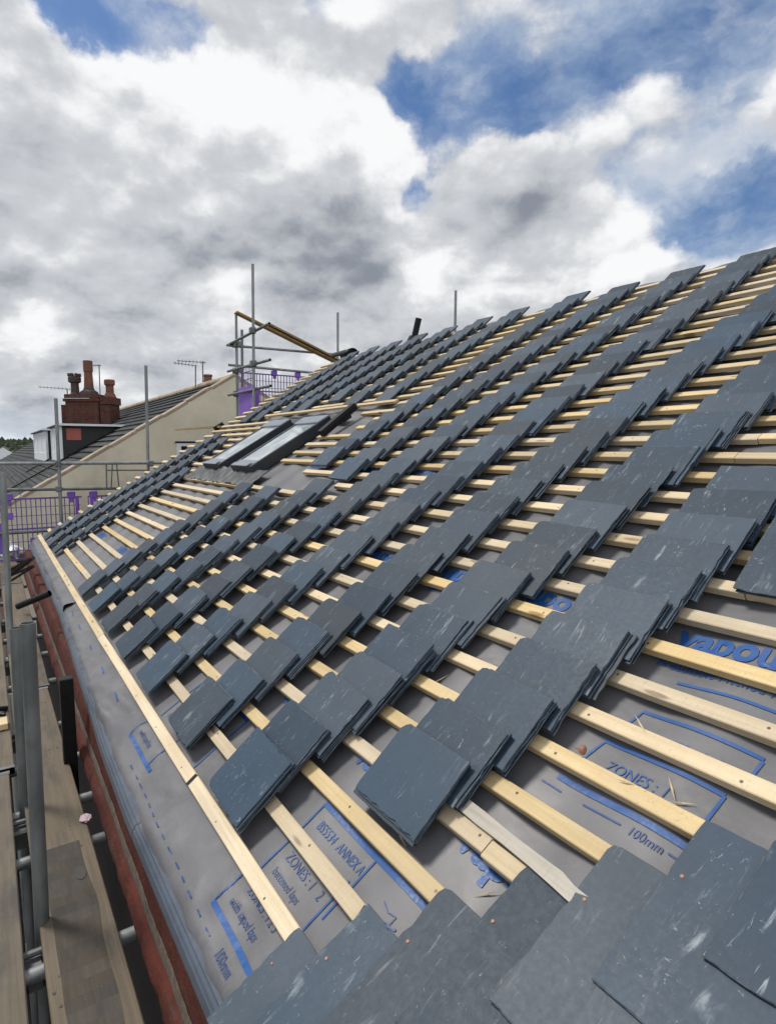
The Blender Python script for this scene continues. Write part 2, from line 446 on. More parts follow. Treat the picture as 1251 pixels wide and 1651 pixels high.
M_SLATE = slate_material()
M_EDGE = simple('dressed_slate_edge', (.075, .092, .112), .6, .45, 60)
M_PINE = wood_material('pine_batten', (.53, .40, .22), (.67, .54, .335), (.20, .11, .05), stain=(.50, .36, .19), stain_f=.4, nails=True)
M_OLDWOOD = wood_material('weathered_board', (.095, .073, .047), (.155, .122, .080), (.06, .05, .04), stain=(.055, .052, .048), stain_f=.8, knots=False)
M_GREYLATH = wood_material('grey_lath', (.30, .275, .23), (.44, .41, .35), (.25, .2, .15), stain=(.50, .47, .42), stain_f=.6, knots=False)
M_STAINED = wood_material('stained_board', (.045, .038, .029), (.076, .063, .047), (.04, .035, .03), stain=(.035, .034, .033), stain_f=.7, knots=False)
M_BROWNWOOD = wood_material('brown_plank', (.26, .17, .075), (.38, .26, .12), (.1, .06, .03))
M_FELT = felt_material()
M_INK = simple('blue_print', (.005, .068, .25), .5, .12, 20)
M_INKFINE = simple('violet_blue_print', (.010, .046, .19), .5, .2, 30)
M_TRAY = simple('grey_plastic', (.070, .088, .118), .42, .12, 5, dirt=(.12, .125, .135))
M_RED = paint_masonry()
M_MORTAR = simple('old_mortar', (.095, .072, .055), .9, .4, 30, .6)
M_GALV = galv('galvanised_steel', (.20, .215, .215), (.33, .345, .345))
M_GALVD = galv('dull_steel', (.12, .13, .13), (.21, .22, .22))
M_PURPLE = simple('purple_plastic', (.20, .09, .46), .5, .2, 6)
M_WIRE = simple('purple_mesh_wire', (.14, .07, .31), .5, .2, 6)
M_CREAM = simple('cream_render', (.66, .61, .46), .9, .10, 1.3, .25, dirt=(.45, .40, .29))
M_COPING = simple('stone_coping', (.36, .29, .21), .9, .25, 4, .5, dirt=(.2, .16, .12))
M_FARSLATE = roof_slate_far('old_roof_slate', (.040, .043, .047), (.075, .078, .082), .5, .24)
M_BRICK = brick_material('red_brick', (.092, .027, .017), (.14, .038, .022), (.08, .06, .048))
M_SHADEBRICK = brick_material('shade_dark_brick', (.016, .009, .008), (.022, .011, .009), (.015, .013, .012))  # near-black: shade of the gap behind the boards is put into the brick colour
M_POT = simple('terracotta', (.19, .075, .045), .8, .25, 6, dirt=(.09, .06, .05))
M_POTDARK = simple('sooty_terracotta', (.075, .05, .045), .8, .3, 6)
M_WHITE = simple('white_plastic', (.74, .76, .78), .4, .05, 4)
M_BLACK = simple('black_cladding', (.020, .021, .019), .6, .25, 5)
M_BLKPL = simple('black_plastic', (.007, .007, .008), .45, .2, 6, spec=.25)
M_FRAME = simple('grey_aluminium', (.026, .031, .038), .4, .1, 6, metal=.2)
M_FRAME2 = simple('pale_aluminium', (.22, .25, .29), .35, .1, 6, metal=.4)
M_LEAD = simple('flashing_lead', (.045, .048, .053), .55, .4, 12, .6)
M_TERR = simple('faded_red_panel', (.42, .12, .09), .7, .1, 5)
M_COPPER = simple('copper', (.34, .18, .12), .6, .3, 60, metal=.3)
M_SPLINT = simple('fresh_wood', (.68, .55, .36), .7, .15, 30)
M_BAG = simple('white_polythene', (.62, .63, .65), .35, .12, 14)
M_RAG = simple('pink_paper', (.55, .40, .45), .7, .25, 25)
M_LEAF = simple('dark_foliage', (.035, .052, .022), .8, .5, .06)
M_GROUND = simple('ground_earth', (.06, .06, .05), .9, .3, .3)
M_HILL = simple('hill_scrub', (.05, .058, .034), .9, .45, .02)
M_STREET = simple('asphalt', (.05, .05, .052), .9, .15, 2)
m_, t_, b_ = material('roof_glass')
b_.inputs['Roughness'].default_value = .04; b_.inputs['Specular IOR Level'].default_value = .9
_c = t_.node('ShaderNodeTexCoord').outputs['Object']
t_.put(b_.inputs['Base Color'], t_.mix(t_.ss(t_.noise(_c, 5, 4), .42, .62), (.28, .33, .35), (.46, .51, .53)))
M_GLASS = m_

# ------------------------------------------------------------------ the setting
tag(part('ground', MB().box((-1500, -1500, -6.4), (1500, 1500, -6.2)), M_GROUND), None, None, kind='structure')
tag(part('street', MB().box((-9, -60, -6.2), (-3.0, 120, -6.19)), M_STREET), None, None, kind='structure')


def hill_fn(d0, dep, h, a0, a1, seed, base=-6.3):
    def fn(s, t):
        az = a0 + (a1 - a0) * s; d = d0 + dep * t
        prof = math.sin(min(1, t * 1.15) * math.pi / 2)
        z = base + prof * (h + 5 * fbm(az * 7, seed) + 2 * fbm(az * 30, seed + 3))
        return (CAM.x + d * math.sin(az), CAM.y + d * math.cos(az), z)
    return fn


tag(part('hills', MB().grid(140, 12, hill_fn(420, 500, 15, -.9, 1.4, 2.0)), M_HILL, smooth=True), None, None, kind='structure')

# far wood on the hill: many small leaf clumps, read as one mass
random.seed(5)
mb = MB()
for k in range(2600):
    az = random.uniform(-.55, .35); t = random.random() ** .8
    x, y, z = hill_fn(420, 500, 15, -.9, 1.4, 2.0)((az + .9) / 2.3, t)
    r = random.uniform(1.3, 3.2) * (1 + .4 * t)
    pts = []
    for i in range(7):
        a = i * 2 * math.pi / 7 + random.random(); rr = r * random.uniform(.6, 1.15)
        pts.append((x + rr * math.cos(a), y + rr * math.sin(a) * .6, z + r * random.uniform(.1, .7)))
    pts.append((x, y, z + r * random.uniform(1.1, 1.9))); pts.append((x, y, z - 1))
    mb.add(pts, [(i, (i + 1) % 7, 7) for i in range(7)] + [((i + 1) % 7, i, 8) for i in range(7)])
tag(part('woodland', mb, M_LEAF), 'dark far-off woodland covering the low hill at the left', 'woodland', kind='stuff')

# ------------------------------------------------------------------ the house being re-roofed
house = thing('terraced_house', 'terraced house whose bare roof is being re-slated, grey membrane showing between the battens', 'house', (2.0, 4.0, -6.2))


def v_fold(u):
    pts = [(-12, -1.55), (3, -1.56), (10, -1.66), (14, -1.62), (20, -1.44), (31, -1.14), (60, -1.02)]
    for (a, b), (c, d) in zip(pts, pts[1:]):
        if u <= c: return b + (d - b) * max(0, (u - a) / (c - a))
    return pts[-1][1]


def n_felt(u, v):
    sag = .10 * math.sin(math.pi * (u + .6) / 2.67) ** 2
    wr = .05 * fbm(u * .35, v * .5, 1.0) + .02 * fbm(u * 1.3, v * .9, 4.0)
    ease = min(1, max(0, (-v) / .5))
    pin = 1 - .75 * math.exp(-((v + .16) / .22) ** 2)
    wr += ease * (.10 * fbm(u * .55, v * .6, 9.0) + .05 * fbm(u * 1.7 + v * 2, v * 1.2, 3.0)) + ease * .07 * max(0, 1 - abs(u - 15.5) / 2.5) * math.sin(v * 9 + u * 1.3)
    return -.185 - (sag * (1 - ease) + .02) + wr * pin * (1.0 if v < 0 else .6) - .0


def n_top(u, v): return n_felt(u, v) + .018


vs_list = []
NU, NV = 300, 190
def felt_fn(s, t):
    u = -12 + s * 70.3
    v0 = v_fold(u)
    v = v0 + (35.2 - v0) * (t ** 1.25)
    n = n_felt(u, v)
    d = max(0, 1 - (v - v0) / .22)
    return P(u, v, n - .14 * d * d)
felt = part('roof_membrane', MB().grid(NU, NV, felt_fn), M_FELT, house, MR, True)

# lapped second sheet along the far eaves, its near edge lifted
def lap_fn(s, t):
    u = 30.2 + s * 28.2
    v0 = v_fold(u) - .03
    v = v0 + (-.34 - v0) * t
    n = n_felt(u, v) + .05 + .16 * math.exp(-s * 60) * math.sin(math.pi * min(1, t * 1.1))
    d = max(0, 1 - (v - v0) / .3)
    return P(u, v, n - .2 * d * d)
part('membrane_lap', MB().grid(120, 14, lap_fn), M_FELT, house, MR, True)


def tray_fn(u0, u1, lift):
    prof = [(.16, -.30), (-.02, -.31), (-.04, -.285), (-.10, -.30), (-.16, -.34), (-.18, -.325), (-.22, -.37), (-.30, -.47), (-.34, -.58), (-.35, -.80)]
    def fn(s, t):
        u = u0 + (u1 - u0) * s
        k = t * (len(prof) - 1); i = min(len(prof) - 2, int(k)); f = k - i
        dv = prof[i][0] + (prof[i + 1][0] - prof[i][0]) * f; n = prof[i][1] + (prof[i + 1][1] - prof[i][1]) * f
        return P(u, v_fold(u) + dv, n + lift + .02 * fbm(u * .5, 2.2) * (u > 8))
    return fn
for u0, u1, lf in ((-12, 9.2, 0), (9.0, 15.2, .012), (15.0, 25.5, .0), (25.3, 36, .012), (35.8, 47, 0), (46.8, 58.3, .012)):
    part('eaves_tray', MB().grid(40, 9, tray_fn(u0, u1, lf)), M_TRAY, house, MR, False)

# front wall: two painted corbel courses with an old mortar joint between, then the plain face
WL, WR = -1.8, 8.72
def corbel(prof, mat, name, bulge):
    n = int((WR - WL) / .018)
    def fn(s, t):
        y = WL + (WR - WL) * s
        k = t * (len(prof) - 1); i = min(len(prof) - 2, int(k)); f = k - i
        x = prof[i][0] + (prof[i + 1][0] - prof[i][0]) * f; z = prof[i][1] + (prof[i + 1][1] - prof[i][1]) * f
        w = abs(math.sin(math.pi * y / .235)) ** .35
        x += bulge * (1 - w) * math.sin(math.pi * t)
        x += .0022 * fbm(y * 4, z * 8, 7) + .0025 * fbm(y * 22, z * 22, 2)
        return (x, y, z + .004 * fbm(y * 5, 5) + .002 * fbm(y * 21, z * 9))
    part(name, MB().grid(n, 12, fn), mat, house, None, True)
corbel([(-.10, -.20), (-.185, -.205), (-.197, -.24), (-.203, -.34), (-.198, -.365)], M_RED, 'upper_corbel_course', .0)
corbel([(-.196, -.362), (-.2015, -.375), (-.2055, -.40), (-.204, -.42)], M_MORTAR, 'mortar_joint', 0)
corbel([(-.203, -.418), (-.220, -.425), (-.232, -.45), (-.236, -.485), (-.222, -.53), (-.10, -.55)], M_RED, 'lower_corbel_course', .010)
part('front_wall', MB().box((-.105, WL, -6.2), (.12, WR, -.30)), M_SHADEBRICK, house)
part('gable_wall', MB().prism([(-.12, -6.2), (8.9, -6.2), (8.9, -.2), (4.42, 2.42), (-.1, -.3)], 1, 8.45, 8.70), M_BRICK, house)
part('back_roof_slope', MB().prism([(4.50, 2.63), (9.2, -.15), (9.2, -.30), (4.35, 2.45)], 1, WL, 8.74), M_FELT, house)
part('back_wall', MB().box((8.75, WL, -6.2), (8.95, WR, -.2)), M_BRICK, house)

# ------------------------------------------------------------------ printing on the membrane
def text_mesh(txt, u, v, h, sx=1.0, shear=0.0, bold=0.0, spacing=1.0):
    cu = bpy.data.curves.new('txt', 'FONT'); cu.body = txt; cu.size = 1.0; cu.shear = shear; cu.offset = bold; cu.space_character = spacing
    cu.resolution_u = 3
    o = bpy.data.objects.new('txt', cu); COL.objects.link(o)
    bpy.context.view_layer.update()
    m = bpy.data.meshes.new_from_object(o.evaluated_get(bpy.context.evaluated_depsgraph_get()))
    bpy.data.objects.remove(o); bpy.data.curves.remove(cu)
    bm = bmesh.new(); bm.from_mesh(m)
    bmesh.ops.triangulate(bm, faces=bm.faces)
    for _ in range(2 if h > .4 else 1):
        bmesh.ops.subdivide_edges(bm, edges=[e for e in bm.edges if e.calc_length() > .22], cuts=1, use_grid_fill=False)
        bmesh.ops.triangulate(bm, faces=bm.faces)
    for w in bm.verts:
        uu = u - w.co.x * h * sx * 1.38; vv = v + w.co.y * h * 1.38
        w.co = P(uu, vv, n_top(uu, vv))
    bm.to_mesh(m); bm.free()
    return m


def ink_text(name, *a, mat=None, **k):
    m = text_mesh(*a, **k); m.name = name
    link(name, m, mat or M_INK, felt, MR)


def strip(mb, u0, v0, u1, v1, w):
    n = max(2, int(math.hypot(u1 - u0, v1 - v0) / .12))
    du, dv = u1 - u0, v1 - v0; L = math.hypot(du, dv); px, py = -dv / L * w / 2, du / L * w / 2
    def fn(s, t):
        k = 1 - 2 * t
        uu = u0 + du * s + px * k; vv = v0 + dv * s + py * k
        return P(uu, vv, n_top(uu, vv))
    mb.grid(n, 1, fn)


def ink_strip(name, mat, *a):
    b = MB(); strip(b, *a); part(name, b, mat, felt, MR)


def zone_block(u0, v_lo):
    """printed zone table: left edge at u0, thick lower bar at v_lo"""
    L = 3.45
    ink_strip('printed_bar', M_INK, u0, v_lo, u0 - 2.35, v_lo, .11)
    ink_strip('printed_bar', M_INK, u0 - .25, v_lo + 2.58, u0 - L - .2, v_lo + 2.58, .11)
    for a, c, e, f in ((u0, v_lo, u0, v_lo + .75), (u0 - 2.0, v_lo, u0 - 2.0, v_lo + 2.0), (u0 - .25, v_lo + .95, u0 - .25, v_lo + 2.58),
                       (u0 - 2.15, v_lo + 1.3, u0 - 2.15, v_lo + 2.58), (u0 - L - .2, v_lo + .9, u0 - L - .2, v_lo + 2.58)):
        ink_strip('printed_rule', M_INK, a, c, e, f, .045)
    ink_text('printed_text', 'BS5534  ANNEX A', u0 - .5, v_lo + 2.16, .20, .72, .15)
    ink_text('printed_text', 'wind uplift zones', u0 - .5, v_lo + 1.78, .15, .8, .15, mat=M_INKFINE)
    ink_text('printed_text', 'ZONES : 1   2', u0 - .5, v_lo + 1.40, .20, .8, .1, mat=M_INKFINE)
    ink_text('printed_text', 'battened laps', u0 - .5, v_lo + 1.08, .16, .8, .15, mat=M_INKFINE)
    ink_text('printed_text', 'ZONES : 1 2 3', u0 - .42, v_lo + .56, .20, .7, .1, mat=M_INKFINE)
    ink_text('printed_text', 'with taped laps', u0 - .3, v_lo + .22, .17, .75, .15, mat=M_INKFINE)
    random.seed(int(u0 * 10))
    x = MB(); uu, vv = u0 - 2.9, v_lo + 2.2
    for _ in range(22):
        u2, v2 = uu + random.uniform(-.22, .22), vv + random.uniform(-.2, .12)
        u2 = min(u0 - 2.4, max(u0 - 3.4, u2)); v2 = min(v_lo + 2.4, max(v_lo + 1.1, v2))
        strip(x, uu, vv, u2, v2, .02); uu, vv = u2, v2
    part('printed_map', x, M_INKFINE, felt, MR)


zone_block(4.98, -.97)
zone_block(12.9, -.93)
for q in ((1.12, 4.62, -1.6, 4.62, .11), (.84, 5.64, -1.25, 5.62, .075), (.64, 6.50, -1.42, 6.47, .07), (.46, 7.34, -1.5, 7.36, .06)): ink_strip('printed_bar', M_INK, *q)
for q in ((1.0, 5.0, .84, 5.64, .045), (-1.22, 5.0, -1.25, 5.62, .05), (.74, 6.05, .64, 6.47, .045), (-1.38, 6.0, -1.42, 6.43, .05)): ink_strip('printed_rule', M_INK, *q)
ink_text('printed_text', 'ZONES : 1', .55, 5.12, .21, .9, .1)
u = 11.4
while u > 2.6:
    if not 3.35 < u < 4.15: ink_strip('printed_dash', M_INKFINE, u, -1.27, u - .22, -1.27, .03)
    u -= .52
for k in range(5): ink_strip('printed_dash', M_INK, 29 - 3.2 * k, -.75, 28.2 - 3.2 * k, -.80, .05)
ink_text('printed_text', '100mm', 4.05, -1.34, .19, .8, .1, mat=M_INKFINE)
ink_text('printed_text', '100mm', -.42, 4.32, .16, .85, .1, mat=M_INKFINE)
for q in ((.45, -.28), (-1.05, -1.75), (1.3, .9)): ink_strip('printed_dash', M_INKFINE, q[0], 4.40, q[1], 4.40, .03)
for u in (12.6, 8.45, 5.2, 1.02):
    ink_text('printed_large_text', 'vapour', u, 8.20, .62, .92, .0, bold=.035)
for u in (9.0, 5.1, 1.75):
    ink_text('printed_large_text', 'vapour', u, 2.62, .62, .92, .0, bold=.035)
for u in (26, 21, 16.5):
    ink_text('printed_large_text', 'vapour', u, 13.4, .62, .92, .0, bold=.035)
for u in (52, 44, 36): ink_text('printed_large_text', 'vapour', u, 3.1, .7, .92, .0, bold=.035)
ink_text('printed_text', 'Breathable Pitched Roof Membrane', 1.05, 7.60, .22, .86, .1)
ink_text('printed_text', 'Breathable Pitched Roof Membrane', 8.4, 7.60, .22, .86, .1)
ink_text('printed_text', 'ZONES : 1  2', .35, 5.95, .2, .9, .1, mat=M_INKFINE)

# ------------------------------------------------------------------ roof windows
def box_roof(mb, u0, u1, v0, v1, n0, n1, bev=.0):
    a, b = P(u1, v0, n0), P(u0, v1, n1)
    return mb.box(tuple(a), tuple(b), None, bev)


for (u0, u1, who) in ((37.55, 41.45, 'left'), (31.25, 35.15, 'right')):
    v0, v1 = 12.05, 18.6
    f = MB()
    box_roof(f, u0, u0 + .30, v0, v1, -.15, .58, .004); box_roof(f, u1 - .30, u1, v0, v1, -.15, .58, .004)
    box_roof(f, u0 + .30, u1 - .30, v0, v0 + .42, -.15, .565, .004)
    win = part('roof_window', f, M_FRAME, house, MR)
    h = MB(); box_roof(h, u0 + .05, u1 - .05, v1 - 1.0, v1 + .02, -.1, .66, .006)
    part('head_cover', h, M_FRAME2, win, MR)
    s = MB()
    box_roof(s, u0 + .30, u1 - .30, v0 + .42, v0 + .8, .3, .57, .003)
    part('sash_rail', s, M_FRAME2, win, MR)
    k = MB(); box_roof(k, u0 + .5, u1 - .5, v0 - .06, v0 + .3, .59, .68, .003)
    part('bottom_cover', k, M_FRAME2, win, MR)
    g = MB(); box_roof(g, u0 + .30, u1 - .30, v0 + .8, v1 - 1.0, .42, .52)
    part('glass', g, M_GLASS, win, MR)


def apron_fn(s, t):
    u = 29.3 + 14.2 * s; v = 10.75 + 1.55 * t + .25 * fbm(u * .5, 3) * (1 - t)
    if u < 31: v -= .3 * (31 - u) * (1 - t) * .6
    n = .05 + .16 * t + .13 * fbm(u * .9, v * .8, 6) + .05 * math.sin(u * 7) * (1 - t)
    return P(u, v, max(.012, n))
part('apron_flashing', MB().grid(110, 12, apron_fn), M_LEAD, house, MR, True)
f = MB(); box_roof(f, 35.2, 37.5, 12.0, 18.6, -.12, .10)
part('gap_flashing', f, M_LEAD, house, MR)
f = MB(); box_roof(f, 29.9, 43.2, 18.65, 19.4, -.05, .22, .01)
part('head_flashing', f, M_FRAME, house, MR)
f = MB(); f.beam(W(29.7, 16.7, .22), W(29.5, 19.7, .62), .09, .07, up=tuple(MR.to_3x3() @ Vector((0, 0, 1))), bev=.004); f.beam(W(29.35, 16.7, .3), W(29.15, 19.7, .70), .012, .012, up=tuple(MR.to_3x3() @ Vector((0, 0, 1))))
tag(part('flashing_strip', f, M_BLKPL), 'black flashing strip propped up beside the top of the right roof window', 'flashing')

# soil pipe and ridge piece
f = MB().tube(W(41.8, 34.9, -.2), W(41.4, 36.3, 1.5), .044, 14)
f.tube(W(41.8, 34.9, -.1), W(41.7, 35.2, .3), .085, 14, False, .06)
part('vent_pipe', f, M_BLKPL, house, None, True)
f = MB()
def ridge_fn(s, t):
    a = math.pi * t; u = 54.0 + 4.0 * s
    return W(u, 35.8, .1) + Vector((.11 * math.cos(a), 0, .10 * math.sin(a) - .02))
f.grid(6, 12, ridge_fn)
rt = part('ridge_tile', f, M_BLKPL, smooth=True); sm = rt.modifiers.new('thick', 'SOLIDIFY'); sm.thickness = .018
tag(rt, 'dark half-round ridge piece lying at the far end of the ridge', 'ridge tile')

# ------------------------------------------------------------------ roofing battens
random.seed(11)
NB = 35
VERGE, NEAR = 58.25, -9.0
pieces = []
fixed = {0: [22.0], 10: [.3], 15: [2.87], 16: [2.73], 3: [1.1], 4: [], 5: [], 6: [], 7: [], 8: [], 9: []}
for i in range(NB):
    if i in (12, 13, 14, 15, 16, 17, 18, 19):
        rs = {12: 20.3, 13: 25.5, 14: 30.6, 15: 30.6, 16: 30.6, 17: 30.6, 18: 27.0, 19: 26.5}[i]
        segs = [(VERGE, 43.7 if i > 12 else 43.2)]
        cut = fixed.get(i)
        segs += [(rs, cut[0] + .01), (cut[0] - .01, NEAR)] if cut else [(rs, NEAR)]
    elif i == 20: segs = [(VERGE + .2, 45.0), (29.3, NEAR)]
    elif i == 21: segs = [(47.2, 26.5), (VERGE, 47.4), (26.3, NEAR)]
    elif i == 11: segs = [(VERGE, 30.2), (29.7, NEAR)]
    else:
        cuts = fixed.get(i)
        if cuts is None: cuts = [random.choice((14, 17, 23, 26, 34, 38)) + random.random()]
        e = [VERGE + random.uniform(-.1, .25)] + cuts + [NEAR]
        segs = [(a - (.012 if k else 0), b + .012) for k, (a, b) in enumerate(zip(e, e[1:]))]
    for k, (a, b) in enumerate(segs): pieces.append((i, a, b, k, len(segs)))
BG = 'roofing battens nailed across the membrane'
def batten(i, a, b):
    L = (a - b) * G; y0, y1 = -.31 * G, 0.0
    mb = MB()
    n = max(2, int(L / .35)); seed = i * 3.1 + a
    w = .046 + random.uniform(-.002, .002)
    vs = []; fs = []
    for k in range(n + 1):
        x = -L / 2 + L * k / n
        dy = .0035 * noise.noise(Vector((x * .8, seed, 0))); dz = .0016 * noise.noise(Vector((x * .9, seed, 5)))
        c = .0025
        for (yy, zz) in ((-w / 2, -.0125), (w / 2, -.0125), (w / 2, .0125 - c), (w / 2 - c, .0125), (-w / 2 + c, .0125), (-w / 2, .0125 - c)):
            vs.append((x, yy + dy, zz + dz))
    for k in range(n):
        for q in range(6):
            fs.append((k * 6 + q, k * 6 + (q + 1) % 6, (k + 1) * 6 + (q + 1) % 6, (k + 1) * 6 + q))
    fs.append((5, 4, 3, 2, 1, 0)); fs.append(tuple(n * 6 + q for q in range(6)))
    mb.add(vs, fs)
    vc = i - .155
    rot = random.uniform(-.0012, .0012)
    M = MR @ Matrix.Translation(P((a + b) / 2, vc, -.0835)) @ Matrix.Rotation(rot, 4, 'Z')
    return mb, M
for i, a, b, k, n in pieces:
    mb, M = batten(i, a, b)
    if i == 0:
        M = M @ Matrix.Rotation(-.0015 if k == 0 else .003, 4, 'Z')
    if i == 21 and k == 0: M = M @ Matrix.Translation((0, -.01, .035)) @ Matrix.Rotation(.012, 4, 'Z') @ Matrix.Rotation(.006, 4, 'Y')
    o = part('roofing_batten', mb, M_PINE, None, M)
    w = ORD[i + 1]
    if n == 1: lb = 'pale pine batten, %s up from the gutter edge' % w
    elif i in (12, 13, 14, 17, 18, 19): lb = 'pale pine batten, %s from the gutter, %s' % (w, 'short length left of the roof windows' if k == 0 else 'long length right of the roof windows')
    else: lb = 'pale pine batten, %s from the gutter, %s length of the row' % (w, ({0: 'far', n - 1: 'near'}.get(k, 'middle')))
    if i == 21 and k == 0: lb = 'bowed pine batten lying loose just above both roof windows'
    tag(o, lb, 'batten', BG)

# odd timbers on the roof
f = MB().beam(W(76.0, 19.9, .12), W(57.8, 19.75, .02), .045, .03)
tag(part('timber_length', f, M_BROWNWOOD), 'dark brown timber sticking out past the far roof edge', 'timber')
f = MB().box((-.04, -.08, -.05), (.04, .08, .05), MR @ Matrix.Translation(P(59.0, 19.9, -.1)), .004)
tag(part('timber_block', f, M_BLKPL), 'small black block at the far roof edge under the brown timber', 'block')


def lath_fn():
    mb = MB(); pts = [(2.1, 3.17, .015), (1.5, 3.15, .02), (.9, 3.13, .03), (.3, 3.11, .04), (-.2, 3.09, .05), (-.45, 3.05, .045), (-.72, 3.04, .04)]
    vs = []; fs = []
    for k, (u, v, n) in enumerate(pts):
        w = .115 + (.012 * math.sin(k * 2.0)); tw = .0
        for dv, dn in ((-w, 0), (w, tw * .6), (w, tw * .6 + .05), (-w, .05)): vs.append(P(u, v + dv, n + dn))
    for k in range(len(pts) - 1):
        for q in range(4): fs.append((k * 4 + q, k * 4 + (q + 1) % 4, (k + 1) * 4 + (q + 1) % 4, (k + 1) * 4 + q))
    e = (len(pts) - 1) * 4
    fs += [(3, 2, 1, 0), (e, e + 1, e + 2, e + 3)]
    return mb.add(vs, fs)
tag(part('wood_lath', lath_fn(), M_GREYLATH, None, MR), 'pale grey weathered lath lying loose beside the nearest slate stack', 'lath')

# ------------------------------------------------------------------ slates
def slate_outline(w, l, clip, rnd, chip):
    """outline anticlockwise; clip = shoulder size at the corners listed"""
    c = [(-w / 2, -l / 2), (w / 2, -l / 2), (w / 2, l / 2), (-w / 2, l / 2)]
    ring = []
    for k in range(4):
        a, b = Vector(c[k]), Vector(c[(k + 1) % 4]); n = max(5, int((b - a).length / .022))
        e = (b - a).normalized(); inn = Vector((-e.y, e.x))
        for j in range(n):
            t = j / n
            d = rnd.uniform(0, .0016) + (rnd.uniform(.002, .0055) if rnd.random() < chip else 0)
            q = a + (b - a) * t + (inn * d if j else Vector((0, 0)))
            ring.append(q)
    out = []
    for q in ring:
        p = q.copy()
        for (cx, cy, s) in clip:
            dx, dy = abs(p.x - cx), abs(p.y - cy)
            if dx + dy < s:                              # push onto the shoulder cut
                m = (s - dx - dy) / 2
                p.x += m * (1 if cx < 0 else -1); p.y += m * (1 if cy < 0 else -1)
        if not out or (p - out[-1]).length > .0025: out.append(p)
    if (out[0] - out[-1]).length < .0025: out.pop()
    return out


def slab(outl, t, ch, rnd):
    n = len(outl); c = Vector((0, 0))
    vs = []; fs = []
    bend = rnd.uniform(-.6, .6); tw = rnd.uniform(-.5, .5)
    def z(p): return bend * p.y * p.y * .12 + tw * p.x * p.y * .05
    for p in outl: vs.append((p.x * .992, p.y * .992, z(p)))
    for p in outl: vs.append((p.x, p.y, t - ch + z(p)))
    for p in outl:
        k = 1 - ch * rnd.uniform(.5, 1.6) / max(.05, p.length)
        vs.append((p.x * k, p.y * k, t + z(p)))
    for r in (0, 1):
        for i in range(n):
            j = (i + 1) % n; fs.append((r * n + i, r * n + j, (r + 1) * n + j, (r + 1) * n + i))
    k = len(vs); vs.append((0, 0, t)); vs.append((0, 0, 0))
    for i in range(n):
        j = (i + 1) % n
        fs.append((2 * n + i, 2 * n + j, k)); fs.append((j, i, k + 1))
    return vs, fs, [1 if n <= q < 2 * n else 0 for q in range(len(fs))]


rnd = random.Random(3)
SW, SL_, LW, LL = .2925, .236, .2555, .402
STV = [slab(slate_outline(SW, SL_, [(-SW / 2, SL_ / 2, rnd.uniform(.010, .024)), (-SW / 2, -SL_ / 2, rnd.uniform(.0, .012))], rnd, .10), rnd.uniform(.0050, .0058), .0018, rnd) for _ in range(9)]
LAV = [slab(slate_outline(LW, LL, [(-LW / 2, LL / 2, rnd.uniform(.002, .014)), (LW / 2, LL / 2, rnd.uniform(.0, .008))], rnd, .12), rnd.uniform(.0062, .0072), .0024, rnd) for _ in range(9)]
def data(v, name):
    m = bpy.data.meshes.new(name); m.from_pydata(v[0], [], v[1]); m.materials.append(M_SLATE); m.materials.append(M_EDGE); m.polygons.foreach_set('material_index', v[2])
    bm = bmesh.new(); bm.from_mesh(m); bmesh.ops.recalc_face_normals(bm, faces=bm.faces); bm.to_mesh(m); bm.free()
    return m
STD = [data(v, 'stack_slate') for v in STV]; LAD = [data(v, 'laid_slate') for v in LAV]


def in_frame(p):
    q = p - CAM; z = q.dot(FWD)
    if z < .05: return False
    x = q.dot(right) / z * .788; y = q.dot(upv) / z * .788
    return abs(x) < .5 + .02 and abs(y) < .66 + .02


UC, VC, NC = -5.633, .64, 8.589
# columns of stacks, from the right of the photo: control points (course, u of the near edge), first course, last course
COLS = [
    ([(8, -1.62), (12, -1.35), (14, -1.1)], 9.55, 12.7),
    ([(2, 2.05), (3.6, 1.75), (6, 1.30), (9, .95), (12, .6)], 2, 12),
    ([(0, 5.6), (4.5, 5.2), (8, 4.4), (11, 3.95), (14.6, 3.35), (34, .4)], 0, 33),
    ([(0, 9.6), (4.5, 8.6), (9.3, 7.9), (13.6, 7.25), (18.7, 6.7), (22.7, 6.0), (34, 4.2)], 0, 33),
    ([(0, 13.8), (2, 13.3), (8.3, 11.75), (15.8, 11.1), (20, 10.8), (24, 10.1), (34, 9.3)], 0, 32),
    ([(0, 17.6), (9.3, 15.8), (17, 15.1), (26, 13.8), (34, 13.1)], 0, 32),
    ([(0, 21.4), (12.5, 19.4), (17.7, 18.8), (34, 17.0)], 0, 32),
    ([(0, 25.2), (15, 23.2), (18.6, 22.3), (34, 21.3)], 0, 33),
    ([(0, 29.3), (9.5, 27.9), (20, 27.6), (34, 26.6)], 0, 33),
    ([(20, 32.0), (34, 30.4)], 21, 33),
    ([(20, 36.2), (34, 34.6)], 22, 33),
    ([(20, 40.2), (34, 38.8)], 21, 33),
    ([(0, 44.8), (10, 43.6), (34, 42.8)], 0, 33),
    ([(0, 48.6), (16, 46.8), (21, 48.0), (34, 46.8)], 0, 33),
    ([(0, 52.4), (16, 51.2), (20, 51.3), (34, 50.8)], 0, 33),
]
GAPS = {6: (10, 12), 7: (9.6, 13), 8: (9, 20.2), 12: (10, 20.6), 13: (15.6, 19.6), 14: (16, 19.4)}


def lerp_pts(pts, v):
    if v <= pts[0][0]: return pts[0][1]
    for (a, b), (c, d_) in zip(pts, pts[1:]):
        if v <= c: return b + (d_ - b) * (v - a) / (c - a)
    return pts[-1][1]


